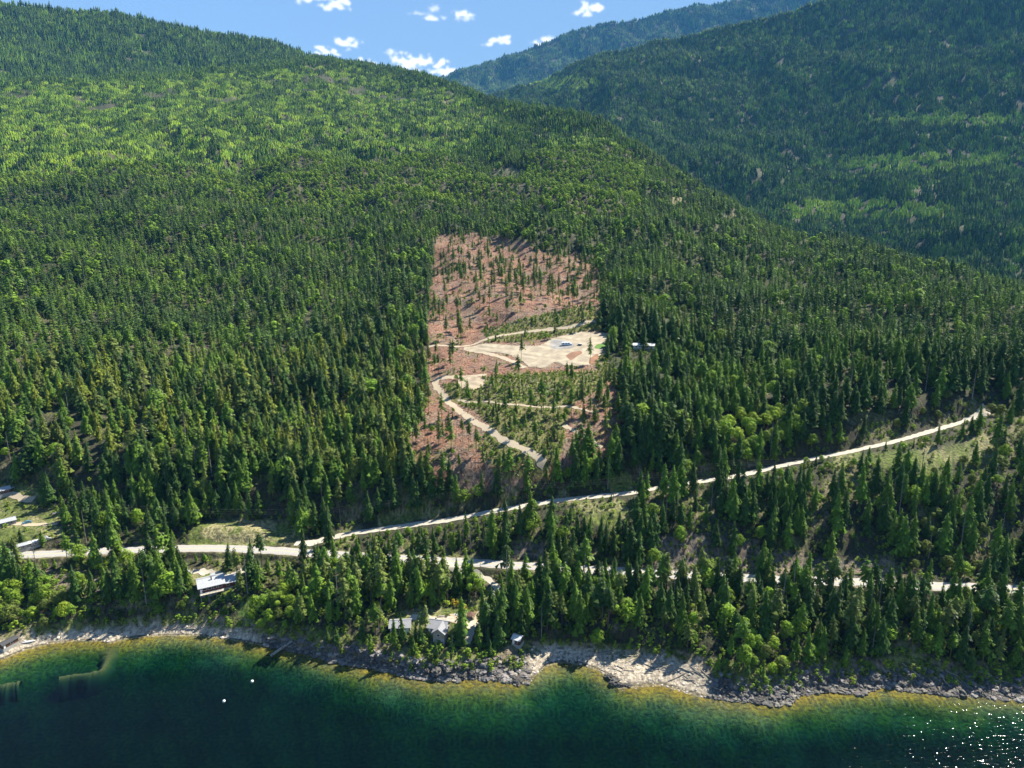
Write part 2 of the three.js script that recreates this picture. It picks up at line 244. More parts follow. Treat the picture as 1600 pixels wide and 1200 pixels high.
const tfbm = (u, v, f, o, s = 0) => { let a = 0.5, t = 0; for (let i = 0; i < o; i++) { t += a * torus(u, v, f, s + i * 3.1); f *= 2; a *= 0.55; } return t; };
const groundTex = noiseTex(512, (u, v) => { const a = tfbm(u, v, 6, 6) * 0.55, b = tfbm(u, v, 40, 3, 9) * 0.5; const g = 0.80 + a + b; return [g, g * (0.99 + 0.05 * b), g * (0.97 - 0.06 * a)]; });
const groundBump = noiseTex(512, (u, v) => { const g = 0.5 + tfbm(u, v, 10, 6, 4) * 0.8; return [g, g, g]; }, false);
const speck = noiseTex(256, (u, v) => { const g = 0.86 + tfbm(u, v, 30, 4, 2) * 0.35; return [g, g, g]; });
const wood = noiseTex(256, (u, v) => { const g = 0.8 + 0.35 * torus(u, v * 0.2, 60, 1) + 0.2 * tfbm(u, v, 8, 4, 6); return [g, g * 0.98, g * 0.95]; });
const waves = (() => {
  const S = 1024, tile = 36, comps = [], wr = rng(9);
  for (let i = 0; i < 70; i++) { const L = 0.3 * Math.pow(9, wr()), th = -0.9 + (wr() - 0.5) * 1.9, kx = Math.round(tile / L * Math.cos(th)), ky = Math.round(tile / L * Math.sin(th)); comps.push([kx * 2 * Math.PI, ky * 2 * Math.PI, wr() * 6.28, Math.pow(L, 0.95)]); }
  const f = new Float32Array(S * S); let m = 0;
  for (let j = 0; j < S; j++) for (let i = 0; i < S; i++) { let s = 0; for (const [a, b, p, w] of comps) s += w * Math.sin(a * i / S + b * j / S + p); f[j * S + i] = s; m = Math.max(m, Math.abs(s)); }
  const d = new Float32Array(S * S * 4); for (let k = 0; k < S * S; k++) { d[k * 4] = d[k * 4 + 1] = d[k * 4 + 2] = 0.5 + 0.5 * f[k] / m; d[k * 4 + 3] = 1; }
  const t = new THREE.DataTexture(d, S, S, THREE.RGBAFormat, THREE.FloatType); t.wrapS = t.wrapT = THREE.RepeatWrapping; t.magFilter = THREE.LinearFilter; t.needsUpdate = true; return t;
})();
const std = (c, rough = 0.9, extra = {}) => new THREE.MeshStandardMaterial({ color: c, roughness: rough, ...extra });

// ---------------------------------------------------------------- ground
const C = { // base colours of what covers the ground
  forest: [0.055, 0.048, 0.026], moss: [0.05, 0.062, 0.018], grass: [0.13, 0.17, 0.030], lawn: [0.12, 0.24, 0.025], dry: [0.34, 0.31, 0.15], slash: [0.32, 0.165, 0.105], slash2: [0.27, 0.185, 0.135], earth: [0.27, 0.21, 0.15], pale: [0.40, 0.34, 0.25],
  beach: [0.50, 0.435, 0.35], rock: [0.12, 0.11, 0.10], wet: [0.11, 0.095, 0.06], algae: [0.27, 0.172, 0.012], silt: [0.13, 0.14, 0.07], scrub: [0.17, 0.19, 0.05],
};
const mixc = (a, b, t) => [lerp(a[0], b[0], t), lerp(a[1], b[1], t), lerp(a[2], b[2], t)];
const lawns = [meadow[4], meadow[5]];
function cover(x, z, kf, az, r) {
  const w = fbm(x / 7, z / 7, 3), b = fbm(x / 40 + 9, z / 40, 3);
  if (kf < K_SHORE) { let c = mixc(C.algae, C.silt, smooth(-0.25, 0.45, b + 0.5 * w) * 0.55); c = mixc(c, C.wet, smooth(0.2, 0.5, fbm(x / 5, z / 3.5, 3)) * 0.6); return mixc(c, C.beach, smooth(4.72, 4.98, kf + 0.06 * w) * 0.6 * isBeach(az)); }
  if (kf < K_BANK + 0.35) { const c = mixc(C.rock, C.beach, isBeach(az) * smooth(-0.6, 0.0, w + 0.45)); const up = smooth(K_BANK - 0.25 - 0.3 * (1 - isBeach(az)), K_BANK + 0.2 - 0.3 * (1 - isBeach(az)), kf + 0.6 * w); return mixc(mixc(C.wet, c, smooth(K_SHORE, K_SHORE + 0.14, kf + 0.04 * w)), mixc(C.earth, C.scrub, smooth(-0.5, 0.05, b + 0.4 * w)), up); }
  if (inAny(lawns, x, z)) return mixc(C.lawn, C.grass, smooth(-0.3, 0.5, w));
  if (inAny(dryGrass, x, z)) return mixc(C.dry, C.grass, smooth(0.15, 0.5, w + b));
  if (inAny(pads, x, z)) return mixc(C.pale, C.earth, smooth(0, 0.6, w + b) * 0.6);
  if (inAny(clearing, x, z)) { const c = mixc(C.slash, C.slash2, smooth(-0.2, 0.4, b + 0.5 * w)); return mixc(c, mixc(C.scrub, C.grass, 0.6), Math.max(inAny(greened, x, z) ? 0.8 : 0, smooth(0.2, 0.5, fbm(x / 26 + 40, z / 26, 3)) * 0.5)); }
  if (inAny(cutbank, x, z)) return mixc(C.earth, C.rock, smooth(-0.3, 0.4, w));
  if (inAny(opening, x, z)) return mixc(mixc(C.dry, C.scrub, 0.5), C.earth, smooth(-0.3, 0.4, w));
  if (inAny(meadow, x, z)) return mixc(C.grass, C.dry, smooth(-0.15, 0.5, w + b) * 0.8);
  const open = smooth(0.05, 0.35, b + 0.4 * w);
  return mixc(mixc(C.forest, C.moss, smooth(-0.3, 0.3, w)), mixc(C.scrub, C.earth, smooth(0.0, 0.45, w)), open * (kf < K_FOOT ? 0.9 : 0.5));
}
function lofted(rows, cols, make) { // grid surface; make(i, j) -> [x, y, z, colour]
  const n = (rows + 1) * (cols + 1), p = new Float32Array(n * 3), c = new Float32Array(n * 3), uv = new Float32Array(n * 2), idx = new Uint32Array(rows * cols * 6);
  for (let j = 0, k = 0; j <= cols; j++) for (let i = 0; i <= rows; i++, k++) { const [x, y, z, q] = make(i, j); p[k * 3] = x; p[k * 3 + 1] = y; p[k * 3 + 2] = z; c.set(q, k * 3); uv[k * 2] = x / 14; uv[k * 2 + 1] = z / 14; }
  for (let j = 0, t = 0; j < cols; j++) for (let i = 0; i < rows; i++) { const a = j * (rows + 1) + i, b = a + rows + 1; idx[t++] = a; idx[t++] = b; idx[t++] = a + 1; idx[t++] = b; idx[t++] = b + 1; idx[t++] = a + 1; }
  const g = new THREE.BufferGeometry(); g.setAttribute('position', new THREE.BufferAttribute(p, 3)); g.setAttribute('color', new THREE.BufferAttribute(c, 3)); g.setAttribute('uv', new THREE.BufferAttribute(uv, 2)); g.setIndex(new THREE.BufferAttribute(idx, 1)); g.computeVertexNormals(); return g;
}
const groundMat = new THREE.MeshStandardMaterial({ vertexColors: true, roughness: 0.97, map: groundTex, bumpMap: groundBump, bumpScale: 0.35 });
{
  const subs = []; for (let k = 0; k < NF - 1; k++) { const n = k < 2 ? 5 : k < K_FOOT ? 8 : k < 27 ? 16 : 5; for (let i = 0; i < n; i++) subs.push(k + i / n); } subs.push(NF - 1);
  const cols = 820, rows = subs.length - 1;
  const azs = []; for (let j = 0; j <= cols; j++) { const q = j / cols * 2 - 1; azs.push((q * 0.72 + 0.28 * q * q * q) * 60 * Math.PI / 180); }
  let col = -1;
  const g = lofted(rows, cols, (i, j) => {
    if (j !== col) { column(azs[j]); col = j; }
    const k = Math.min(NF - 2, Math.floor(subs[i])), t = subs[i] - k, r = lerp(Pr[k], Pr[k + 1], t), x = Math.sin(azs[j]) * r, z = -Math.cos(azs[j]) * r, [h] = onColumn(Math.min(r, Pr[NF - 1] - 1e-6));
    return [x, h + relief(x, z, r, subs[i]), z, cover(x, z, subs[i], azs[j], r)];
  });
  const m = lit(new THREE.Mesh(g, groundMat)); top(m, 'terrain'); tag(m, 'forested hillside rising from the lake shore', 'hillside', null, 'structure');
}

// mountains behind
class Back {                                                         // a mountain face between a foot line and a crest line
  constructor(foot, crest, rough, curve, az0, az1) { this.f = new Line(foot); this.c = new Line(crest); this.rough = rough; this.curve = curve; this.a0 = az0; this.a1 = az1; }
  at(az, s) { // s: 0 foot, 1 crest, above 1 the far side
    const [r0, h0] = this.f.at(az), [r1, h1] = this.c.at(az); let r, h;
    if (s <= 1) { r = lerp(r0, r1, s); h = CAM_H + r * lerp((h0 - CAM_H) / r0, (h1 - CAM_H) / r1, Math.pow(s, this.curve)); } else { r = r1 + (s - 1) * 1500; h = h1 - (s - 1) * 800; }
    const x = Math.sin(az) * r, z = -Math.cos(az) * r, e = smooth(0, 0.15, s) * (1 - 0.7 * smooth(0.85, 1.05, s));
    h += e * this.rough * (fbm(x / 1000 + 3, z / 1000, 3) + 0.4 * (0.5 - Math.abs(n2(x / 620, z / 1300 + 8))));
    return [x, h, z];
  }
  build(name, label, rows, cols) {
    const g = lofted(rows, cols, (i, j) => { const az = lerp(this.a0, this.a1, j / cols), s = i / rows * 1.25, [x, h, z] = this.at(az, s); const w = fbm(x / 30, z / 30, 3), b = fbm(x / 190, z / 190, 3); return [x, h, z, mixc(mixc(C.forest, C.moss, smooth(-0.3, 0.3, w)), mixc(C.scrub, C.rock, clamp(0.3 + w, 0, 1)), smooth(0.3, 0.5, b + 0.4 * w) * 0.6)]; });
    const m = lit(new THREE.Mesh(g, groundMat)); top(m, name); tag(m, label, 'mountain', null, 'structure'); return this;
  }
}
const backHill = new Back([[-500, 190, 0, 3350], [190, 150, 0, 3350], [430, 130, 0, 3450], [520, 118, 0, 3450], [600, 130, 0, 3450]], [[-500, -30, 0, 4300], [0, 5, 0, 4300], [190, 25, 0, 4250], [300, 45, 0, 4200], [380, 58, 0, 4150], [430, 70, 0, 4100], [470, 84, 0, 4000], [510, 100, 0, 3950], [560, 125, 0, 3900], [600, 150, 0, 3900]], 60, 1.1, azOf(-500, 60), azOf(600, 130)).build('back_hill', 'dark wooded hill behind the near ridge', 60, 160);
const faceB = new Back([[680, 220, 0, 4000], [760, 215, 0, 3700], [850, 225, 0, 3300], [950, 260, 0, 2800], [1050, 325, 0, 2450], [1150, 385, 0, 2200], [1250, 430, 0, 2000], [1430, 470, 0, 1850], [1600, 530, 0, 1650], [2000, 640, 0, 1500]], [[660, 200, 0, 5600], [700, 176, 0, 5500], [760, 158, 0, 5400], [800, 146, 0, 5300], [850, 124, 0, 5200], [890, 101, 0, 5000], [930, 87, 0, 4900], [1000, 72, 0, 4800], [1100, 50, 0, 4700], [1250, 15, 0, 4600], [1400, -15, 0, 4600], [1600, -50, 0, 4600], [2000, -80, 0, 4600]], 110, 1.0, azOf(660, 200), azOf(2000, 300)).build('far_mountain', 'hazy forested mountain across the side valley', 130, 260);
const faceA = new Back([[560, 190, 0, 7200], [760, 190, 0, 7200], [1000, 190, 0, 7200], [1400, 190, 0, 7200]], [[560, 150, 0, 8600], [640, 130, 0, 8600], [690, 120, 0, 8700], [740, 107, 0, 8800], [780, 95, 0, 8900], [830, 74, 0, 9000], [870, 60, 0, 9000], [950, 35, 0, 9000], [1050, 20, 0, 9000], [1400, -60, 0, 9000]], 120, 1.0, azOf(560, 150), azOf(1400, 100)).build('distant_mountain', 'blue distant mountain beyond the side valley', 60, 160);

// ---------------------------------------------------------------- lake
{
  const lake = new THREE.Group(); top(lake, 'lake'); tag(lake, 'deep green lake along the shore', 'lake', null, 'structure');
  const sg = new THREE.PlaneGeometry(3600, 1700); sg.rotateX(-Math.PI / 2); sg.translate(0, 0, 150); { const uv = sg.attributes.uv, p = sg.attributes.position; for (let i = 0; i < uv.count; i++) uv.setXY(i, p.getX(i) / 36, p.getZ(i) / 36); }
  part(lake, 'water_surface', sg, new THREE.MeshPhysicalMaterial({ color: 0xffffff, transmission: 1, thickness: 0, roughness: 0.08, ior: 1.33, specularIntensity: 0.55, bumpMap: waves, bumpScale: 0.24 }));
  const bg = new THREE.BoxGeometry(3590, 60, 1690); bg.translate(0, -30.05, 150);
  part(lake, 'water_body', bg, new THREE.MeshPhysicalMaterial({ color: 0xffffff, transparent: true, opacity: 0.01, transmission: 1, thickness: 1, roughness: 0, ior: 1.0, specularIntensity: 0, attenuationColor: rgb(0.43, 0.71, 0.73), attenuationDistance: 3.2 }));
}

// ---------------------------------------------------------------- roads
function ribbon(path, width, lift, across = 4, edge = 0) {
  const n = path.length, p = [], uv = [], idx = []; let d = 0;
  for (let i = 0; i < n; i++) {
    const a = path[Math.max(0, i - 1)], b = path[Math.min(n - 1, i + 1)], tx = b.x - a.x, tz = b.z - a.z, l = Math.hypot(tx, tz), nx = -tz / l, nz = tx / l; if (i) d += path[i].distanceTo(path[i - 1]);
    for (let k = 0; k <= across; k++) { let s = (k / across - 0.5) * width; if (edge && (k === 0 || k === across)) s += Math.sign(s) * edge * n2(d / 6, k * 7 + width); const x = path[i].x + nx * s, z = path[i].z + nz * s; p.push(x, ground(x, z) + lift, z); uv.push(s / 6, d / 6); }
    if (i) for (let k = 0; k < across; k++) { const q = (i - 1) * (across + 1) + k, w = q + across + 1; idx.push(q, q + 1, w, w, q + 1, w + 1); }
  }
  const g = new THREE.BufferGeometry(); g.setAttribute('position', new THREE.Float32BufferAttribute(p, 3)); g.setAttribute('uv', new THREE.Float32BufferAttribute(uv, 2)); g.setIndex(idx); g.computeVertexNormals(); return g;
}
const asphalt = std(rgb(0.42, 0.405, 0.385), 0.9, { map: speck }), shoulder = std(rgb(0.46, 0.41, 0.34), 0.95, { map: speck }), gravelMat = std(rgb(0.56, 0.50, 0.41), 0.95, { map: speck }), dirtMat = std(rgb(0.50, 0.41, 0.29), 0.95, { map: speck }), paint = std(rgb(0.75, 0.55, 0.08), 0.8), whitePaint = std(rgb(0.75, 0.75, 0.72), 0.8);
{
  const g = new THREE.Group(); top(g, 'highway'); tag(g, 'grey two-lane highway above the shore', 'road', null, 'structure');
  part(g, 'shoulder', ribbon(hwyPath, 8.6, 0.10, 6, 0.5), shoulder); part(g, 'asphalt', ribbon(hwyPath, 6.8, 0.16, 6), asphalt);
  part(g, 'centre_line', ribbon(hwyPath, 0.2, 0.19, 1), paint);
  const gr = new THREE.Mesh(ribbon(gravPath, 6.0, 0.22, 4, 0.7), gravelMat); lit(gr); top(gr, 'gravel_road'); tag(gr, 'pale gravel road climbing to the right', 'road', null, 'structure');
  for (const d of drives) { const m = lit(new THREE.Mesh(ribbon(d.v, d.w, 0.2, 4, 1.0), d.c === 'dirt' ? dirtMat : gravelMat)); top(m, d.c === 'dirt' ? 'dirt_track' : 'gravel_drive'); tag(m, d.c === 'dirt' ? 'bare dirt track over the hillside' : 'gravel drive among the trees', 'track', null, 'structure'); }
}

// ---------------------------------------------------------------- trees
function Tri() { this.p = []; this.n = []; this.c = []; }
Tri.prototype.add = function (a, b, c, nrm, col) { for (const v of [a, b, c]) { this.p.push(v[0], v[1], v[2]); this.c.push(col[0], col[1], col[2]); } for (let i = 0; i < 3; i++) this.n.push(nrm[0], nrm[1], nrm[2]); };
Tri.prototype.geo = function () { const g = new THREE.BufferGeometry(); g.setAttribute('position', new THREE.Float32BufferAttribute(this.p, 3)); g.setAttribute('normal', new THREE.Float32BufferAttribute(this.n, 3)); g.setAttribute('color', new THREE.Float32BufferAttribute(this.c, 3)); return g; };
const nrm = (v) => { const l = Math.hypot(v[0], v[1], v[2]) || 1; return [v[0] / l, v[1] / l, v[2] / l]; };
const TRUNK = [1.7, 1.0, 2.4];
function trunkInto(T, h, r0, r1, sides = 5, y0 = -0.06, lean = 0, col = TRUNK) { for (let i = 0; i < sides; i++) { const a = i / sides * 2 * Math.PI, b = (i + 1) / sides * 2 * Math.PI, q = (t, r, y, l) => [Math.cos(t) * r + l, y, Math.sin(t) * r]; const A = q(a, r0, y0, 0), B = q(b, r0, y0, 0), D = q(a, r1, h, lean), E = q(b, r1, h, lean), n = nrm([Math.cos((a + b) / 2), 0.05, Math.sin((a + b) / 2)]); T.add(A, D, B, n, col); T.add(B, D, E, n, col); } }
// conifers are built one unit high
function conifer(seed, o = {}) {
  const r = rng(seed), T = new Tri(), K = new Tri(), { low = 0.12, rad = 0.125, whorls = 19, per = 8, droop = 0.35, gap = 0.08, round = 0.0, tone = 0.38, pw = 0.78, bend = 0.012 } = o;
  trunkInto(K, 0.97, 0.013, 0.002, 5);
  const off = r() * 6;
  for (let w = 0; w < whorls; w++) {
    const t = w / (whorls - 1), y = lerp(low, 0.985, Math.pow(t, 0.92)), prof = Math.pow(1 - t, pw - round * 0.3) * (0.55 + 0.45 * smooth(0, 0.18, t)) + 0.035;
    const nb = Math.max(4, Math.round(per * (0.6 + 0.4 * (1 - t)))), a0 = r() * 6.28;
    for (let b = 0; b < nb; b++) {
      if (r() < gap) continue;
      const a = a0 + (b + 0.7 * (r() - 0.5)) / nb * 6.28, L = rad * prof * (0.5 + 0.6 * r()) * (1.05 + 0.5 * n3(Math.cos(a) * 0.9 + seed, y * 5.5, Math.sin(a) * 0.9)) * (1 + 0.12 * Math.sin(a + off)), yy = y + (r() - 0.5) * 0.03, dy = -L * (droop + 0.5 * r()), wd = L * (0.24 + 0.2 * r()) + 0.006;
      const ca = Math.cos(a), sa = Math.sin(a), px = -sa, pz = ca, f = 1 + tone * (r() * 2 - 1), col = [f, f * (0.97 + 0.06 * r()), f];
      const bx = bend * Math.sin(y * 7 + off), bz = bend * Math.cos(y * 6 + off), root = [ca * 0.004, yy + 0.012, sa * 0.004], mid = [ca * L * 0.6, yy + dy * 0.35 + 0.008, sa * L * 0.6], tip = [ca * L, yy + dy, sa * L];
      const s1 = [ca * L * 0.5 + px * wd, yy + dy * 0.55 - wd * 0.35, sa * L * 0.5 + pz * wd], s2 = [ca * L * 0.5 - px * wd, yy + dy * 0.55 - wd * 0.35, sa * L * 0.5 - pz * wd];
      const s3 = [ca * L * 0.84 + px * wd * 0.7, yy + dy * 0.95 - wd * 0.3, sa * L * 0.84 + pz * wd * 0.7], s4 = [ca * L * 0.84 - px * wd * 0.7, yy + dy * 0.95 - wd * 0.3, sa * L * 0.84 - pz * wd * 0.7];
      const ju = 0.5 + 0.7 * (r() - 0.5), jo = 0.8 + 0.5 * (r() - 0.5), nl = nrm([ca * jo + px * 0.5, ju, sa * jo + pz * 0.5]), nr = nrm([ca * jo - px * 0.5, ju, sa * jo - pz * 0.5]);
      for (const v of [root, mid, tip, s1, s2, s3, s4]) { v[0] += bx; v[2] += bz; }
      T.add(root, s1, mid, nl, col); T.add(root, mid, s2, nr, col);
      T.add(mid, s3, tip, nl, col); T.add(mid, tip, s4, nr, col);
    }
  }
  T.add([0.006, 0.95, 0], [-0.004, 0.95, 0.006], [0, 1.01, 0], [0.3, 0.9, 0.3], [1, 1, 1]); T.add([0, 0.95, 0.006], [0, 0.95, -0.006], [0, 1.01, 0], [0.3, 0.9, 0.3], [1, 1, 1]);
  return { crown: T.geo(), trunk: K.geo() };
}
function coniferFar(seed, T = new Tri(), at = [0, 0, 0], hgt = 1, rad = 0.13, layers = 4, sides = 5) {
  const r = rng(seed), tone = 0.75 + 0.5 * r();
  for (let l = 0; l < layers; l++) {
    const t0 = l / layers, y0 = hgt * (0.1 + 0.86 * t0), y1 = l === layers - 1 ? hgt : hgt * (0.1 + 0.86 * Math.min(1, t0 + 1.55 / layers)), R0 = rad * hgt * (Math.pow(1 - t0, 0.8) * 0.95 + 0.05), a0 = r() * 6.28;
    for (let s = 0; s < sides; s++) { if (r() < 0.07) continue; const a = a0 + s / sides * 6.28, b = a + 6.28 / sides * 1.05, q = R0 * (0.75 + 0.5 * r()), q2 = R0 * (0.75 + 0.5 * r()), m = (a + b) / 2, f = tone * (0.8 + 0.4 * r()); T.add([at[0] + Math.cos(a) * q, at[1] + y0 - 0.02 * hgt * r(), at[2] + Math.sin(a) * q], [at[0], at[1] + y1, at[2]], [at[0] + Math.cos(b) * q2, at[1] + y0 - 0.02 * hgt * r(), at[2] + Math.sin(b) * q2], nrm([Math.cos(m), 0.55, Math.sin(m)]), [f, f, f]); }
  }
  return T;
}
function broadleaf(seed, o = {}) {
  const r = rng(seed), T = new Tri(), K = new Tri(), { leaves = 700, size = 0.075, wide = 0.36, low = 0.22, lobes = 9 } = o;
  trunkInto(K, 0.62, 0.02, 0.008, 5);
  const L = []; for (let i = 0; i < lobes; i++) { const a = i * 2.4 + r(), t = i / (lobes - 1), y = lerp(low + 0.12, 0.84, t), q = wide * (0.35 + 0.4 * r()) * Math.sin(Math.PI * clamp(0.25 + t * 0.7, 0, 1)); L.push([Math.cos(a) * q, y, Math.sin(a) * q, 0.1 + 0.1 * r(), 0.7 + 0.6 * r()]); if (i % 2 === 0) { const rr = [Math.cos(a) * q, y, Math.sin(a) * q]; K.add([0.008, y * 0.55, 0], rr, [-0.008, y * 0.55, 0.006], [0, 1, 0], TRUNK); } }
  for (let i = 0; i < leaves; i++) {
    const l = L[Math.floor(r() * L.length)], u = r() * 2 - 1, a = r() * 6.28, q = Math.sqrt(1 - u * u), d = [Math.cos(a) * q, u, Math.sin(a) * q], rad = l[3] * (0.72 + 0.38 * r());
    const c = [l[0] + d[0] * rad, l[1] + d[1] * rad * 0.85, l[2] + d[2] * rad]; if (c[1] < low * 0.7) continue;
    const n = nrm([d[0] + 0.5 * (r() - 0.5) + c[0] * 0.8, d[1] + 0.35 + 0.5 * (r() - 0.5), d[2] + 0.5 * (r() - 0.5) + c[2] * 0.8]), t1 = nrm([n[1] + 0.3, -n[0], 0.4 * (r() - 0.5)]), t2 = nrm([n[1] * t1[2] - n[2] * t1[1], n[2] * t1[0] - n[0] * t1[2], n[0] * t1[1] - n[1] * t1[0]]), s = size * (0.5 + 0.8 * r()), f = l[4] * (0.82 + 0.36 * r());
    const P = (i1, i2) => [c[0] + t1[0] * i1 * s + t2[0] * i2 * s, c[1] + t1[1] * i1 * s + t2[1] * i2 * s, c[2] + t1[2] * i1 * s + t2[2] * i2 * s];
    T.add(P(-0.5, -0.4), P(0.5, -0.3), P(0.1, 0.6), n, [f, f, f]);
  }
  return { crown: T.geo(), trunk: K.geo() };
}
function snag(seed) { // a dead standing tree: bare stem and broken branches
  const r = rng(seed), K = new Tri(), T = new Tri(); trunkInto(K, 1, 0.012, 0.0025, 5, -0.05, 0.02 * (r() - 0.5), [1, 1, 1]);
  for (let i = 0; i < 34; i++) { const y = 0.22 + 0.74 * r(), a = r() * 6.28, L = 0.11 * (1.08 - y) * (0.5 + r()) + 0.012, d = -L * (0.2 - 0.5 * r()), ca = Math.cos(a), sa = Math.sin(a), f = 0.8 + 0.4 * r(); const A = [ca * 0.004, y, sa * 0.004], B = [ca * L, y + d, sa * L], w = 0.0035; T.add([A[0] - sa * w, A[1], A[2] + ca * w], [A[0] + sa * w, A[1] + w, A[2] - ca * w], B, nrm([ca, 0.6, sa]), [f, f, f]); T.add([A[0], A[1] - w, A[2]], [A[0], A[1] + w * 1.4, A[2]], B, nrm([ca, 0.2, sa]), [f, f, f]); }
  return { crown: T.geo(), trunk: K.geo() };
}
const both = (t) => mergeGeometries([t.crown, t.trunk]);
const leafMat = (c) => new THREE.MeshPhysicalMaterial({ color: c ?? 0xffffff, vertexColors: true, roughness: 0.85, specularIntensity: 0.35, transmission: 0.3, thickness: 0, side: THREE.DoubleSide });
const barkMat = new THREE.MeshStandardMaterial({ color: rgb(0.062, 0.06, 0.024), vertexColors: true, roughness: 0.95 }), deadMat = new THREE.MeshStandardMaterial({ color: rgb(0.23, 0.21, 0.19), vertexColors: true, roughness: 0.95 });
const massMat = leafMat();

const SP_FIR = [0, 1, 2, 3].map((i) => conifer(100 + i, { rad: [0.165, 0.19, 0.15, 0.205][i], pw: [0.8, 0.66, 0.6, 0.9][i], whorls: 23 + i, low: 0.06 + 0.04 * i, per: 11, gap: 0.12 }));
const SP_SPIRE = [0, 1].map((i) => conifer(140 + i, { rad: 0.13 + 0.015 * i, pw: 0.7, whorls: 24, low: 0.06, droop: 0.5, per: 9, gap: 0.12 }));
const SP_PINE = [0, 1, 2].map((i) => conifer(160 + i, { rad: 0.165, whorls: 14, low: 0.42 + 0.06 * i, per: 9, droop: 0.02, gap: 0.22, round: 1 }));
const SP_LEAF = [0, 1, 2].map((i) => broadleaf(200 + i, { wide: 0.34 + 0.06 * i, leaves: 1500, size: 0.058, lobes: 15 }));
const SP_SNAG = [0, 1, 2].map((i) => snag(240 + i));
const SP_BUSH = [0, 1].map((i) => broadleaf(260 + i, { leaves: 150, low: 0.02, size: 0.17, wide: 0.55, lobes: 6 }));
const MID = [0, 1, 2, 3].map((i) => { const c = conifer(300 + i, { rad: 0.15 + 0.02 * i, whorls: 10, per: 7, low: 0.1, gap: 0.08, tone: 0.3 }); return both(c); });
const MID_LEAF = [0, 1].map((i) => both(broadleaf(330 + i, { leaves: 170, size: 0.14, wide: 0.34, lobes: 7 })));
const clump = (seed, n, size, leafy) => { const r = rng(seed), T = new Tri(), side = Math.ceil(Math.sqrt(n)); for (let i = 0; i < n; i++) { const gx = ((i % side) + 0.15 + 0.7 * r()) / side - 0.5, gz = (Math.floor(i / side) + 0.15 + 0.7 * r()) / side - 0.5, h = leafy ? 9 + 6 * r() : 13 + 14 * r() * r() + 3 * r(); coniferFar(seed * 50 + i, T, [gx * size, -0.5, gz * size], h, leafy ? 0.26 : 0.16 + 0.04 * r(), leafy ? 3 : 4, 5); } return T.geo(); };
const CLUMP = [0, 1, 2, 3].map((i) => clump(400 + i, 9, 20, false)), CLUMP_LEAF = [0, 1].map((i) => clump(420 + i, 10, 20, true));

// tints of living crowns
const TINT = { dark: [0.046, 0.096, 0.013], mid: [0.102, 0.182, 0.015], yellow: [0.165, 0.205, 0.018], fresh: [0.170, 0.275, 0.020], olive: [0.125, 0.165, 0.028], grey: [0.21, 0.19, 0.165], lime: [0.250, 0.355, 0.026] };
const jit = (c, r, a = 0.2) => { const f = 1 + a * (r() * 2 - 1); return [c[0] * f * (1 + 0.12 * (r() - 0.5)), c[1] * f, c[2] * f * (1 + 0.2 * (r() - 0.5))]; };

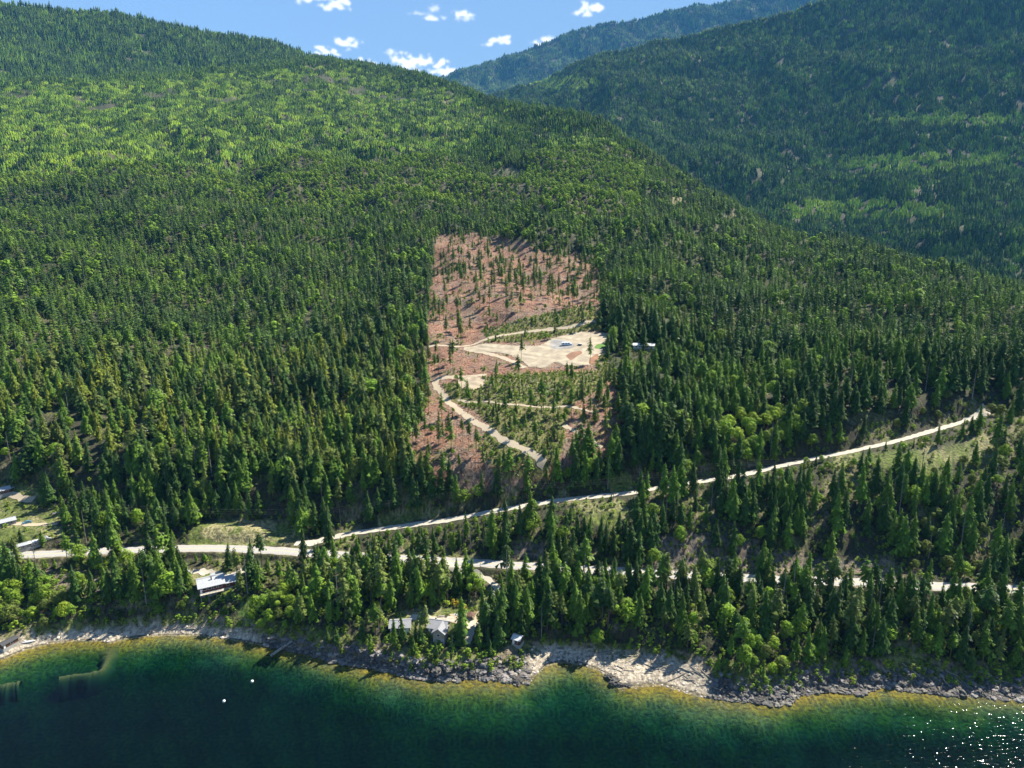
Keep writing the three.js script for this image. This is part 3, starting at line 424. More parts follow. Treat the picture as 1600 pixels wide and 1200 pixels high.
// where trees stand
const stock = []; // every tree of the near ground: { x, y, z, h, w, kind, tint, r, px, py }
{
  const r = rng(2024);
  const scatter = (r0, r1, cell, fn) => { // jittered lattice in plan, inside the field of view and a little beyond
    const X = r1 * 0.8; for (let z = -r1; z < 0; z += cell) for (let x = -X; x < X; x += cell) { const jx = x + (r() - 0.5) * cell * 0.95, jz = z + (r() - 0.5) * cell * 0.95, q = Math.hypot(jx, jz), pick1 = r(), pick2 = r(); if (q < r0 || q >= r1) continue; const az = Math.atan2(jx, -jz); if (Math.abs(az) > (q < 1000 ? 0.86 : 0.75)) continue; fn(jx, jz, q, az, pick1, pick2); }
  };
  const place = (x, z, q, az, p1, p2) => {
    column(az); const [h0, kf] = onColumn(q); if (kf < K_BANK - 0.2 || kf > NF - 2.6) return;
    if (onRoad(x, z, 0.5) || inAny(meadow, x, z) || inAny(pads, x, z)) return;
    const gap = inAny(opening, x, z); if (gap && p1 > 0.45) return;
    const b = fbm(x / 60 + 4, z / 60, 3), b2 = fbm(x / 150 - 7, z / 150, 3), clr = inAny(clearing, x, z), cut = inAny(cutbank, x, z);
    const low = inAny(lowOnly, x, z);
    let kind = 'fir', tint = 'mid', h = 14 + 7 * r() + 9 * r() * r() + 5 * b, keep = 1;
    if (kf < K_HWY) { // shore wood
      keep = smooth(K_BANK - 0.25 * (1 - isBeach(az)), K_BANK + 0.3, kf) * (0.86 + 0.5 * b); h = 15 + 10 * r() + 5 * b;
      if (kf < K_BANK + 0.7) h *= 0.8; if (kf < K_BANK + 0.15) h *= 0.55; if (kf < K_BANK + 0.75 && isBeach(az) > 0.5 && p2 < 0.75) { kind = 'leaf'; tint = p2 < 0.25 ? 'lime' : 'fresh'; h = 3 + 4 * r(); }
      tint = p2 < 0.35 ? 'dark' : p2 < 0.75 ? 'mid' : p2 < 0.9 ? 'olive' : 'yellow';
      if (p2 > 0.935) kind = 'snag'; else if (p2 > 0.86) { kind = 'leaf'; tint = 'fresh'; h *= 0.6; } else if (p2 > 0.62 || (p2 > 0.2 && p2 < 0.27)) kind = 'pine';
      if (inAny(lowLight, x, z)) { kind = 'leaf'; tint = p2 < 0.22 ? 'lime' : p2 < 0.7 ? 'fresh' : 'olive'; h = 5 + 6 * r(); keep = 0.85; }
    } else if (kf < K_FOOT) { // between the highway and the foot of the hill
      keep = (0.68 + 0.6 * b) * (1 - 0.4 * smooth(azOf(1180, 800), azOf(1300, 800), az)); h = 14 + 10 * r() + 5 * b; tint = p2 < 0.5 ? 'dark' : p2 < 0.85 ? 'mid' : 'olive'; if (p2 > 0.95) kind = 'snag'; else if (p2 > 0.85) { kind = 'leaf'; tint = 'fresh'; h *= 0.5; }
      if (az > azOf(1350, 800) && p2 < 0.25) { kind = 'leaf'; tint = 'olive'; h = 5 + 4 * r(); }
    } else {
      tint = p2 < 0.5 + 1.3 * b2 ? 'dark' : 'mid'; keep = 0.93; h *= 1 + 0.4 * b2;
      if (p2 > 0.97) { tint = 'grey'; kind = 'snag'; } else if (p2 > 0.93) { kind = 'leaf'; tint = 'fresh'; h *= 0.75; } else if (p2 > 0.88) tint = 'olive'; else if (p2 > 0.8) kind = 'pine';
      if (inAny(yellowish, x, z) && p1 * 3 % 1 < 0.42 + 0.6 * b) { tint = p2 < 0.6 ? 'yellow' : 'olive'; kind = p2 < 0.5 ? 'spire' : kind; }
      if (inAny(youngStand, x, z)) { const q2 = b + 0.7 * b2; h = 12 + 7 * r(); if (p2 < 0.62 + 1.2 * q2) { kind = 'leaf'; tint = p2 < 0.35 + 0.5 * q2 ? 'lime' : 'fresh'; h = 10 + 5 * r(); } else if (p2 < 0.8) tint = 'mid'; }
      else if (q > 900 && b + 0.5 * b2 > 0.22 && p2 < 0.5) { kind = 'leaf'; tint = 'fresh'; h *= 0.65; }
      if (az > azOf(1130, 600) && az < azOf(1300, 600) && kf < K_FOOT + 4 && b > 0) { kind = 'leaf'; tint = p2 < 0.5 ? 'lime' : 'fresh'; h = 6 + 5 * r(); }
    }
    if (low) { h = 2.5 + 4 * r(); keep = 0.5; if (p2 > 0.6) { kind = 'leaf'; tint = 'fresh'; } else if (kind === 'snag' || kind === 'pine') kind = 'fir'; }
    { const dh = LHwy.at(az)[0] - 6 - q, dg = LGrav.at(az)[0] - 3.5 - q, [hx] = project(x, h0, z); if (dh > 0 && dh < 45 && p1 * 7 % 1 < (hx < 470 ? 0.55 : hx < 1000 ? 0.34 : 0.12)) h = Math.min(h, 3 + 0.5 * dh); else if (dh < 0 && dg > 0 && dg < 45 && p1 * 7 % 1 < (hx > 980 && hx < 1130 ? 0.2 : 0.66)) h = Math.min(h, 2.5 + 0.45 * dg); }
    if (gap) { kind = 'leaf'; tint = p2 < 0.5 ? 'olive' : 'fresh'; h = 1.5 + 2.5 * r(); keep = 1; }
    if (cut) keep = 0.12;
    if (clr) { const green = smooth(-0.05, 0.3, fbm(x / 26 + 40, z / 26, 3)); keep = inAny(greened, x, z) ? 0.42 : 0.22 + 0.2 * green; kind = p2 < 0.72 ? 'pine' : 'fir'; h = (kind === 'pine' ? 17 : 6) + 8 * r(); if (inAny(greened, x, z) && p2 > 0.2) { kind = 'fir'; h = 3 + 6 * r(); } tint = p2 < 0.3 ? 'mid' : 'olive'; if (p2 > 0.88) { kind = 'leaf'; tint = 'fresh'; h = 3 + 3 * r(); } }
    if (low && clr) { h = 1.5 + 2.5 * r(); if (p1 > 0.15) return; }
    if (kf > K_FOOT && !clr && !gap && fbm(x / 34 + 70, z / 34, 3) < -0.3) { if (p2 < 0.55) return; if (p2 < 0.85) { kind = 'leaf'; tint = p2 < 0.7 ? 'fresh' : 'olive'; h = 4 + 5 * r(); } }
    if (p1 > keep) return;
    const y = h0 + relief(x, z, q, kf), [px, py, dep] = project(x, y, z);
    stock.push({ x, y, z, h, w: h * (kf > K_FOOT && kind !== 'leaf' ? (clr && kind === 'pine' ? 0.7 + 0.25 * r() : 1.1 + 0.55 * r()) : 0.9 + 0.4 * r()), kind, tint, r: q, px, py, dep, kf, clr, spin: r() * 6.28, v: r(), col: jit(TINT[tint], r) });
  };
  scatter(240, 470, 5.0, place); scatter(470, 1000, 8.0, place); scatter(1000, 1750, 8.1, place);
}

// the nearest trees are things of their own; the rest of the wood is one mass per kind
const inView = (t) => t.px > -10 && t.px < 1610 && t.py < 1210;
const byNear = stock.filter(inView).sort((a, b) => a.r - b.r);
const own = new Set(); const take = (kinds, n) => { let k = 0; for (const t of byNear) if (kinds.includes(t.kind) && k < n) { own.add(t); k++; } };
take(['fir', 'spire'], 215); take(['pine'], 85); take(['leaf'], 90); take(['snag'], 26);
const toneWord = { dark: 'dark green', mid: 'mid green', yellow: 'yellow green', fresh: 'fresh green', olive: 'olive green', grey: 'grey', lime: 'lime green' };
function whereIs(t) {
  const x = t.px, up = t.kf < K_HWY;
  if (!up) return x < 300 ? 'above the highway near the roadside homes' : x < 800 ? 'above the highway beside the gravel road junction' : x < 1200 ? 'on the bank between highway and gravel road' : 'on the brushy slope above the highway';
  const nearShore = t.kf < K_BANK + 0.6;
  if (x < 130) return nearShore ? 'beside the dark roofed boathouse beach' : 'below the highway near the roadside homes';
  if (x < 290) return nearShore ? 'along the pale curved beach' : 'in the wood uphill of the curved beach';
  if (x < 460) return nearShore ? 'on the bank below the grey roofed house' : 'around the grey roofed house and lawn';
  if (x < 600) return nearShore ? 'on the rocky shore past the leaning dock log' : 'in the wood between lawn and hip roofed house';
  if (x < 780) return nearShore ? 'on the dark rocks below the hip roofed house' : 'around the hip roofed house and its yard';
  if (x < 960) return nearShore ? 'beside the small pebble cove' : 'in the wood above the small pebble cove';
  if (x < 1200) return nearShore ? 'behind the driftwood beach' : 'in the wood above the driftwood beach';
  if (x < 1400) return nearShore ? 'on the rocky shore past the driftwood beach' : 'in the wood below the highway past the cut bank';
  return nearShore ? 'on the rubble shore at the right' : 'in the thin wood below the highway at the right';
}
const crownMats = new Map();
const crownMat = (tint, v) => { const k = tint + Math.floor(v * 3); if (!crownMats.has(k)) { const c = TINT[tint], f = [0.82, 1, 1.2][Math.floor(v * 3)]; crownMats.set(k, leafMat(rgb(c[0] * f, c[1] * f, c[2] * f))); } return crownMats.get(k); };
for (const t of byNear) if (own.has(t)) {
  const g = new THREE.Group(), set = { fir: SP_FIR, spire: SP_SPIRE, pine: SP_PINE, leaf: SP_LEAF, snag: SP_SNAG }[t.kind], s = set[Math.floor(t.v * 97) % set.length];
  const size = (t.kind === 'leaf' ? (t.h < 8 ? 'small ' : '') : t.h > 22 ? 'tall ' : t.h < 15 ? 'short ' : '') + (t.kind === 'snag' ? '' : t.w / t.h > 1.18 ? 'broad ' : t.w / t.h < 1.02 ? 'slender ' : '');
  const what = { fir: 'conifer', spire: 'conifer', pine: 'pine', leaf: 'broadleaf tree', snag: 'dead tree' }[t.kind];
  top(g, { fir: 'fir_tree', spire: 'fir_tree', pine: 'pine_tree', leaf: 'broadleaf_tree', snag: 'dead_tree' }[t.kind]);
  g.position.set(t.x, t.y - 0.2, t.z); g.rotation.y = t.spin; g.scale.set(t.w, t.h, t.w);
  part(g, 'trunk', s.trunk, t.kind === 'snag' ? deadMat : barkMat); part(g, 'crown', s.crown, t.kind === 'snag' ? deadMat : crownMat(t.tint, t.v));
  const lab = (t.kind === 'snag' ? size + 'bare grey dead tree ' : size + toneWord[t.tint] + ' ' + what + ' ') + whereIs(t);
  tag(g, lab, 'tree', lab.replace(/^(tall |short |small )?(broad |slender )?/, '').replace(' tree ', ' trees ').replace('conifer ', 'conifers ').replace('pine ', 'pines '));
}
function mass(name, label, category, lists) { // lists: [geometry, material, [{x,y,z,h,w,spin,col,gx,gz}]]
  const g = new THREE.Group(); top(g, name); tag(g, label, category, null, 'stuff'); const c = new THREE.Color(); let n = 0;
  for (const [geo, mat, items, pn] of lists) {
    if (!items.length) continue;
    const m = lit(new THREE.InstancedMesh(geo, mat, items.length)); m.name = pn; m.userData.kind = 'stuff'; const a = m.instanceMatrix.array;
    items.forEach((t, i) => { const cs = Math.cos(t.spin), sn = Math.sin(t.spin), o = i * 16, gx = t.gx ?? 0, gz = t.gz ?? 0; const X = [cs * t.w, 0, -sn * t.w], Z = [sn * t.w, 0, cs * t.w]; a[o] = X[0]; a[o + 1] = gx * X[0] + gz * X[2]; a[o + 2] = X[2]; a[o + 4] = 0; a[o + 5] = t.h; a[o + 6] = 0; a[o + 8] = Z[0]; a[o + 9] = gx * Z[0] + gz * Z[2]; a[o + 10] = Z[2]; a[o + 12] = t.x; a[o + 13] = t.y; a[o + 14] = t.z; a[o + 15] = 1; m.setColorAt(i, c.setRGB(t.col[0], t.col[1], t.col[2])); });
    g.add(m); n += items.length;
  }
  return n;
}
const rest = stock.filter((t) => !own.has(t)); let total = 0;
const split = (items, geos, mat, pn) => geos.map((g, i) => [g, mat, items.filter((t) => Math.floor(t.v * 97) % geos.length === i), pn]);
{
  const near = rest.filter((t) => t.r < 640), far = rest.filter((t) => t.r >= 640), con = (t) => t.kind === 'fir' || t.kind === 'spire';
  total += mass('conifer_forest', 'dense dark green conifer forest covering the hillside', 'forest', [
    ...split(near.filter((t) => t.kind === 'fir'), SP_FIR.map(both), massMat, 'conifer_stand'), ...split(near.filter((t) => t.kind === 'spire'), SP_SPIRE.map(both), massMat, 'conifer_stand'), ...split(far.filter(con), MID, massMat, 'conifer_stand')]);
  total += mass('pine_forest', 'thin stand of tall pines left on the logged slope', 'forest', split(rest.filter((t) => t.kind === 'pine'), SP_PINE.map(both), massMat, 'pine_stand'));
  total += mass('broadleaf_forest', 'light green broadleaf trees mixed into the hillside forest', 'forest', [...split(near.filter((t) => t.kind === 'leaf'), SP_LEAF.map(both), massMat, 'broadleaf_stand'), ...split(far.filter((t) => t.kind === 'leaf'), MID_LEAF, massMat, 'broadleaf_stand')]);
  total += mass('dead_timber', 'grey dead trees scattered through the hillside forest', 'dead trees', split(rest.filter((t) => t.kind === 'snag').map((t) => ({ ...t, col: jit(TINT.grey, R) })), SP_SNAG.map(both), new THREE.MeshStandardMaterial({ vertexColors: true, roughness: 0.95 }), 'dead_stand'));
}
{ // far forest in clumps that follow the slope
  const r = rng(99), cell = 18, con = [], leafy = [];
  for (let z = -3900; z < -400; z += cell) for (let x = -2950; x < 2950; x += cell) {
    const jx = x + (r() - 0.5) * 6, jz = z + (r() - 0.5) * 6, q = Math.hypot(jx, jz), az = Math.atan2(jx, -jz), p = r(), v = r(), sp = r();
    if (q < 1750 || Math.abs(az) > 0.72) continue;
    column(az); const [h, kf] = onColumn(q); if (kf > NF - 2.7 || (v > 0.3 && inAny(opening, jx, jz))) continue;
    const y = h + relief(jx, jz, q, kf), gx = (ground(jx + 6, jz) - ground(jx - 6, jz)) / 12, gz = (ground(jx, jz + 6) - ground(jx, jz - 6)) / 12, b = fbm(jx / 60 + 4, jz / 60, 3), b2 = fbm(jx / 150 - 7, jz / 150, 3);
    const young = inAny(youngStand, jx, jz), leaf = p < (young ? 0.6 + 1.2 * (b + 0.7 * b2) : 0.1 + 0.6 * b), t = { x: jx, y, z: jz, gx, gz, spin: Math.floor(sp * 4) * 1.5708, w: 1, h: (young ? 0.65 : 0.85) * (0.8 + 0.4 * v), v, col: jit(leaf ? (p < 0.38 ? TINT.lime : TINT.fresh) : v < 0.5 + 0.5 * b2 ? TINT.dark : TINT.mid, r, 0.25) };
    (leaf ? leafy : con).push(t);
  }
  total += mass('ridge_forest', 'fine textured conifer forest on the upper ridge', 'forest', split(con, CLUMP, massMat, 'conifer_stand'));
  total += mass('ridge_woodland', 'bright green young woodland patches on the upper ridge', 'forest', split(leafy, CLUMP_LEAF, massMat, 'broadleaf_stand'));
  const cover2 = (back, step, name, label, leafShare) => {
    const a = [], l = [], rr = rng(name.length * 13); let guard = 0;
    for (let az = back.a0; az < Math.min(back.a1, 0.72); ) { const [rA] = back.c.at(az); az += step / rA; for (let s = 0; s < 1.06; ) { const [f0] = back.f.at(az), [c0] = back.c.at(az), rad = lerp(f0, c0, Math.min(1, s)); s += step / (c0 - f0) * (0.8 + 0.4 * rr()); const keep = rad / c0; if (rr() > keep + 0.02) { continue; } if (++guard > 60000 || az < -0.72) continue; const aj = az + (rr() - 0.5) * 0.8 * step / rad, [x, y, z] = back.at(aj, s), [x1, y1, z1] = back.at(aj, s + 0.01), [x2, y2, z2] = back.at(aj + 0.002, s); 
      const ux = x1 - x, uz = z1 - z, vx = x2 - x, vz = z2 - z, det = ux * vz - uz * vx, gx = clamp(((y1 - y) * vz - (y2 - y) * uz) / det, -1.5, 1.5), gz = clamp((ux * (y2 - y) - vx * (y1 - y)) / det, -1.5, 1.5); const b = fbm(x / 190, z / 190, 3), v = rr(), pp = project(x, y, z), band = name === 'far_mountain_forest' && [[1500, 190, 120, 12], [1400, 258, 120, 18], [1560, 252, 60, 12], [1350, 330, 160, 16], [880, 130, 60, 10]].some(([a, c, d, e]) => ((pp[0] - a) / d) ** 2 + ((pp[1] - c) / e) ** 2 < 1 + 0.8 * b), leaf = rr() < leafShare + 0.9 * Math.max(0, b - 0.1) + (band ? 0.75 : 0); const k = step / 19; const t = { x, y, z, gx, gz, spin: Math.floor(rr() * 4) * 1.5708, w: k * 1.12, h: (0.8 + 0.35 * rr()) * Math.min(1.4, k), v, col: jit(leaf ? (band ? TINT.lime : TINT.fresh) : v < 0.55 ? TINT.dark : TINT.mid, rr, 0.25) }; if (b > 0.36 && rr() < 0.5) continue; (leaf ? l : a).push(t); } }
    return mass(name, label, 'forest', [...split(a, CLUMP, massMat, 'conifer_stand'), ...split(l, CLUMP_LEAF, massMat, 'broadleaf_stand')]);
  };
  total += cover2(backHill, 24, 'back_hill_forest', 'sparse dark forest on the hill behind the ridge', 0.02);
  total += cover2(faceB, 23, 'far_mountain_forest', 'hazy blue green forest on the far mountain', 0.12);
  total += cover2(faceA, 45, 'distant_mountain_forest', 'pale blue forest on the most distant mountain', 0.02);
}
console.log('trees', total, 'own', own.size, 'stock', stock.length);

// ---------------------------------------------------------------- undergrowth, slash, shore stones
{
  const r = rng(515), bushes = [], slash = [], stones = [];
  const stoneGeo = [0, 1, 2].map((k) => { const g = new THREE.IcosahedronGeometry(0.5, 1), p = g.attributes.position, cc = new Float32Array(p.count * 3).fill(1); for (let i = 0; i < p.count; i++) { const x = p.getX(i), y = p.getY(i), z = p.getZ(i), f = 1 + 0.5 * n3(x * 2.2 + k * 7, y * 2.2, z * 2.2); p.setXYZ(i, x * f * 1.2, y * f * 0.7, z * f); } g.deleteAttribute('uv'); g.computeVertexNormals(); g.setAttribute('color', new THREE.BufferAttribute(cc, 3)); return g; });
  for (let z = -1080; z < 0; z += 3.1) for (let x = -600; x < 600; x += 3.1) {
    const jx = x + (r() - 0.5) * 3, jz = z + (r() - 0.5) * 3, q = Math.hypot(jx, jz), az = Math.atan2(jx, -jz), p = r(), v = r(), s = r(), sp = r() * 6.28; if (q < 230 || (q > 720 && (Math.abs(x) > 200 || !inAny(clearing, jx, jz))) || Math.abs(az) > 0.86) continue;
    column(az); const [h, kf] = onColumn(q); if (kf < K_SHORE - 0.1) continue; const y = h + relief(jx, jz, q, kf), clr = inAny(clearing, jx, jz), road = onRoad(jx, jz), pad = inAny(pads, jx, jz), lawn = inAny(lawns, jx, jz), mead = inAny(meadow, jx, jz), dry = inAny(dryGrass, jx, jz);
    const b = fbm(jx / 26 + 40, jz / 26, 3), w = fbm(jx / 7, jz / 7, 3);
    if (!road && !pad && !lawn && !dry && kf > K_BANK - 0.6 * (1 - isBeach(az))) {
      const want = clr ? (inAny(greened, jx, jz) ? 0.88 : smooth(0.1, 0.4, b) * 0.35) : inAny(lowOnly, jx, jz) && !clr ? 0.7 : mead ? 0.12 + 0.3 * smooth(0, 0.4, w) : kf < K_BENCH + 0.4 ? 0.95 : kf < K_FOOT ? 0.75 : 0.14;
      if (p < want) bushes.push({ x: jx, y: y - 0.15, z: jz, w: (kf < K_BENCH + 0.4 && !mead ? 2.4 : 1.6) + 2.4 * s, h: (mead ? 0.8 : kf < K_BENCH + 0.4 ? 2 : 1.3) + 1.9 * v, spin: sp, v: s, col: jit(v < 0.3 ? TINT.olive : v < 0.75 ? TINT.fresh : TINT.lime, r, 0.25) });
    }
    if (clr && !road && !pad && p > 0.45) slash.push({ x: jx, y: y + 0.25, z: jz, w: 1, h: 0.6 + v, spin: 0.5 + 2.6 * n2(jx / 40, jz / 40) + (s - 0.5) * 1.2, v, col: jit(s < 0.4 ? [0.42, 0.26, 0.17] : s < 0.8 ? [0.32, 0.14, 0.08] : [0.38, 0.33, 0.28], r, 0.3), gx: 0, gz: 0 });
  }
  for (let i = 0; i < 15000; i++) { // along the water's edge
    const az = lerp(-0.85, 0.85, r()), [rs] = LShore.at(az), [rb] = LBank.at(az), bch = isBeach(az), t = Math.pow(r(), 1.7) * 1.2 - 0.12; if (bch > 0.5 && r() < (az < -0.2 ? 0.95 : 0.82)) continue; if (bch < 0.5 && r() < 0.35) continue; const q = lerp(rs, rb, t), x = Math.sin(az) * q, z = -Math.cos(az) * q, big = Math.pow(r(), 4), sz = (bch > 0.5 ? 0.35 : 0.7) * (0.5 + 3.0 * big); const c = bch > 0.5 ? [0.42, 0.37, 0.31] : r() < 0.6 ? [0.10, 0.093, 0.086] : [0.19, 0.17, 0.15]; stones.push({ x, y: ground(x, z) + 0.05 * sz, z, w: sz * (0.8 + 0.6 * r()), h: sz * (0.6 + 0.6 * r()), spin: r() * 6.28, v: r(), col: jit(c, r, 0.3) });
  }
  const piles = []; for (let i = 0; i < 46; i++) { const px = lerp(680, 930, r()), py = lerp(372, 520, r()), v = pick(px, py); if (!inAny(clearing, v.x, v.z) || inAny(greened, v.x, v.z) || onRoad(v.x, v.z, 3)) continue; const tilt = r() * 3; for (let k = 0; k < 26; k++) piles.push({ x: v.x + (r() - 0.5) * 9, y: v.y + 0.2 + 1.4 * r() * r(), z: v.z + (r() - 0.5) * 6, w: 1, h: 0.7 + 0.8 * r(), spin: tilt + (r() - 0.5) * 1.4, v: r(), gx: (r() - 0.5) * 0.5, gz: 0, col: jit(r() < 0.5 ? [0.34, 0.26, 0.20] : [0.22, 0.12, 0.08], r, 0.35) }); }
  slash.push(...piles);
  const log = new THREE.CylinderGeometry(0.09, 0.16, 4.5, 5); log.rotateZ(Math.PI / 2); log.deleteAttribute('uv'); log.setAttribute('color', new THREE.BufferAttribute(new Float32Array(log.attributes.position.count * 3).fill(1), 3));
  const dull = new THREE.MeshStandardMaterial({ vertexColors: true, roughness: 0.95 });
  mass('undergrowth', 'green shrubs and brush on open ground', 'brush', split(bushes, SP_BUSH.map(both), massMat, 'brush_patch'));
  mass('logging_slash', 'reddish brown logging debris on the cleared slope', 'debris', [[log, dull, slash, 'debris_patch']]);
  mass('shore_rubble', 'grey stones and rubble along the water line', 'stones', split(stones, stoneGeo, dull, 'stone_patch'));
  console.log('bushes', bushes.length, 'slash', slash.length, 'stones', stones.length);
}
// ---------------------------------------------------------------- buildings and other built things
const boxG = (w, h, d, x = 0, y = 0, z = 0) => { const g = new THREE.BoxGeometry(w, h, d); g.translate(x, y, z); return g; };
const M = {
  metalRoof: std(rgb(0.50, 0.51, 0.53), 0.5, { metalness: 0.2, map: speck }), paleRoof: std(rgb(0.66, 0.66, 0.65), 0.5, { map: speck }), whiteRoof: std(rgb(0.78, 0.78, 0.77), 0.5, { map: speck }), shingle: std(rgb(0.34, 0.34, 0.36), 0.9, { map: speck }), darkRoof: std(rgb(0.06, 0.06, 0.065), 0.85, { map: speck }), brownRoof: std(rgb(0.16, 0.09, 0.06), 0.9, { map: speck }),
  redWall: std(rgb(0.20, 0.065, 0.045), 0.9, { map: wood }), brownWall: std(rgb(0.14, 0.075, 0.04), 0.9, { map: wood }), logWall: std(rgb(0.26, 0.15, 0.08), 0.9, { map: wood }), whiteWall: std(rgb(0.70, 0.69, 0.66), 0.8, { map: speck }), greyWall: std(rgb(0.30, 0.30, 0.31), 0.85, { map: speck }), tan: std(rgb(0.42, 0.34, 0.24), 0.9, { map: speck }),
  trim: std(rgb(0.72, 0.71, 0.69), 0.7), pane: std(rgb(0.02, 0.025, 0.03), 0.08), black: std(rgb(0.02, 0.02, 0.02), 0.7), concrete: std(rgb(0.42, 0.41, 0.39), 0.9, { map: speck }), drift: std(rgb(0.44, 0.39, 0.33), 0.9, { map: wood }), driftGrey: std(rgb(0.34, 0.32, 0.29), 0.9, { map: wood }), deck: std(rgb(0.58, 0.53, 0.45), 0.85, { map: wood }), pole: std(rgb(0.16, 0.12, 0.085), 0.9, { map: wood }), wire: std(rgb(0.10, 0.10, 0.105), 0.8),
  blueCar: std(rgb(0.10, 0.24, 0.34), 0.35, { metalness: 0.3 }), tyre: std(rgb(0.02, 0.02, 0.02), 0.9), canvas: std(rgb(0.40, 0.42, 0.43), 0.85, { map: speck }), buoy: std(rgb(0.85, 0.85, 0.82), 0.5), rv: std(rgb(0.74, 0.75, 0.76), 0.45), blueStripe: std(rgb(0.10, 0.22, 0.45), 0.5),
};
function seat(name, px, py, turn = 0) { // a group standing on the ground at that place, its front towards the lake
  const v = pick(px, py), g = new THREE.Group(); top(g, name); g.position.copy(v); g.rotation.y = -Math.atan2(v.x, -v.z) + turn; g.updateMatrixWorld(); return g;
}
function lowest(g, w, d) { let lo = 1e9, hi = -1e9; for (const sx of [-1, 0, 1]) for (const sz of [-1, 0, 1]) { const p = new THREE.Vector3(sx * w / 2, 0, sz * d / 2).applyMatrix4(g.matrixWorld), y = ground(p.x, p.z); lo = Math.min(lo, y); hi = Math.max(hi, y); } return [lo - g.position.y, hi - g.position.y]; }
function prism(w, d, h, rise, along) { // walls with gables; ridge along x or z
  const s = new THREE.Shape(), half = along === 'x' ? d / 2 : w / 2; s.moveTo(-half, 0); s.lineTo(half, 0); s.lineTo(half, h); s.lineTo(0, h + rise); s.lineTo(-half, h); s.closePath();
  const L = along === 'x' ? w : d, g = new THREE.ExtrudeGeometry(s, { depth: L, bevelEnabled: false }); g.translate(0, 0, -L / 2); if (along === 'x') g.rotateY(Math.PI / 2); return g;
}
function roofSide(w, d, h, rise, along, side, over = 0.5, thick = 0.18) { const half = (along === 'x' ? d : w) / 2, L = (along === 'x' ? w : d) + 2 * over, a = Math.atan2(rise, half), len = Math.hypot(rise, half) + over / Math.cos(a); const g = new THREE.BoxGeometry(len, thick, L); g.translate(len / 2, thick / 2 + 0.02, 0); g.rotateZ(-a); g.translate(0, h + rise, 0); if (side < 0) g.rotateY(Math.PI); if (along === 'x') g.rotateY(-Math.PI / 2); return g; }
function hut(g, { w, d, h, rise, along = 'x', wall, roof, x = 0, z = 0, y = 0, over = 0.5, windows = 2, door = true, win = 1.3 }) {
  const put = (name, geo, mat, par = g) => { geo.translate(x, y, z); return part(par, name, geo, mat); };
  put('wall', prism(w, d, h, rise, along), wall);
  for (const s of [1, -1]) put('roof', roofSide(w, d, h, rise, along, s, over), roof);
  if (rise > 0.4) { const L = (along === 'x' ? w : d) + 2 * over; put('ridge_cap', boxG(along === 'x' ? L : 0.35, 0.1, along === 'x' ? 0.35 : L, 0, h + rise + 0.24, 0), roof); }
  for (let i = 0; i < windows; i++) { const wx = (i + (door ? 1 : 0.5)) / (windows + (door ? 0.8 : 0)) * w - w / 2, f = put('window', boxG(win + 0.2, 1.2, 0.1, wx, h * 0.58, d / 2 + 0.04), M.trim), pn = new THREE.Mesh(boxG(win, 1.0, 0.06, x + wx, y + h * 0.58, z + d / 2 + 0.085), M.pane); pn.name = 'pane'; lit(pn); f.add(pn); }
  if (door) { const dr = put('door', boxG(1.0, 2.05, 0.1, -w / 2 + 0.9, 1.03, d / 2 + 0.05), M.trim); const kn = new THREE.Mesh(boxG(0.08, 0.08, 0.08, x - w / 2 + 1.25, y + 1.0, z + d / 2 + 0.13), M.black); kn.name = 'handle'; lit(kn); dr.add(kn); }
}
function footing(g, w, d, x = 0, z = 0, up = 0) { const [lo, hi] = lowest(g, w + 2 * Math.abs(x), d + 2 * Math.abs(z)); const f = Math.min(hi, 1.2) + up; part(g, 'foundation', boxG(w + 0.1, f - lo + 0.6, d + 0.1, x, (f + lo - 0.6) / 2, z), M.concrete); return f; }

{ // house with the grey metal roof
  const g = seat('lake_house', 330, 920, 0.06); tag(g, 'lake house with grey metal roof, red walls and black chimney', 'house'); const y = footing(g, 12, 11, 0, 0, 0.4);
  hut(g, { w: 12, d: 11, h: 3, rise: 2.1, wall: M.redWall, roof: M.metalRoof, y, over: 0.7, windows: 4, win: 1.6 });
  hut(g, { w: 8.6, d: 8.4, h: 2.6, rise: 1.5, wall: M.redWall, roof: M.metalRoof, x: 10, z: 0.9, y: y - 0.3, over: 0.5, windows: 2, door: false });
  part(g, 'foundation', boxG(8.6, 3.4, 8.4, 10, y - 2.0, 0.9), M.concrete);
  part(g, 'chimney', (() => { const c = new THREE.CylinderGeometry(0.3, 0.3, 2.6, 10); c.translate(0.4, y + 5, 2); return c; })(), M.black);
  part(g, 'dormer', boxG(2.4, 1.0, 2.6, 1.6, y + 4.9, -2.2), M.metalRoof);
  part(g, 'deck', boxG(11.4, 0.22, 2.6, -0.2, y - 0.1, 6.85), M.deck); part(g, 'railing', boxG(11.4, 0.14, 0.1, -0.2, y + 0.95, 8.1), M.trim); for (let i = 0; i < 9; i++) part(g, 'baluster', boxG(0.1, 0.95, 0.1, -5.8 + i * 1.4, y + 0.45, 8.1), M.trim); for (let i = 0; i < 4; i++) part(g, 'deck_post', boxG(0.2, 3.6, 0.2, -5.6 + i * 3.6, y - 2, 8), M.deck);
}
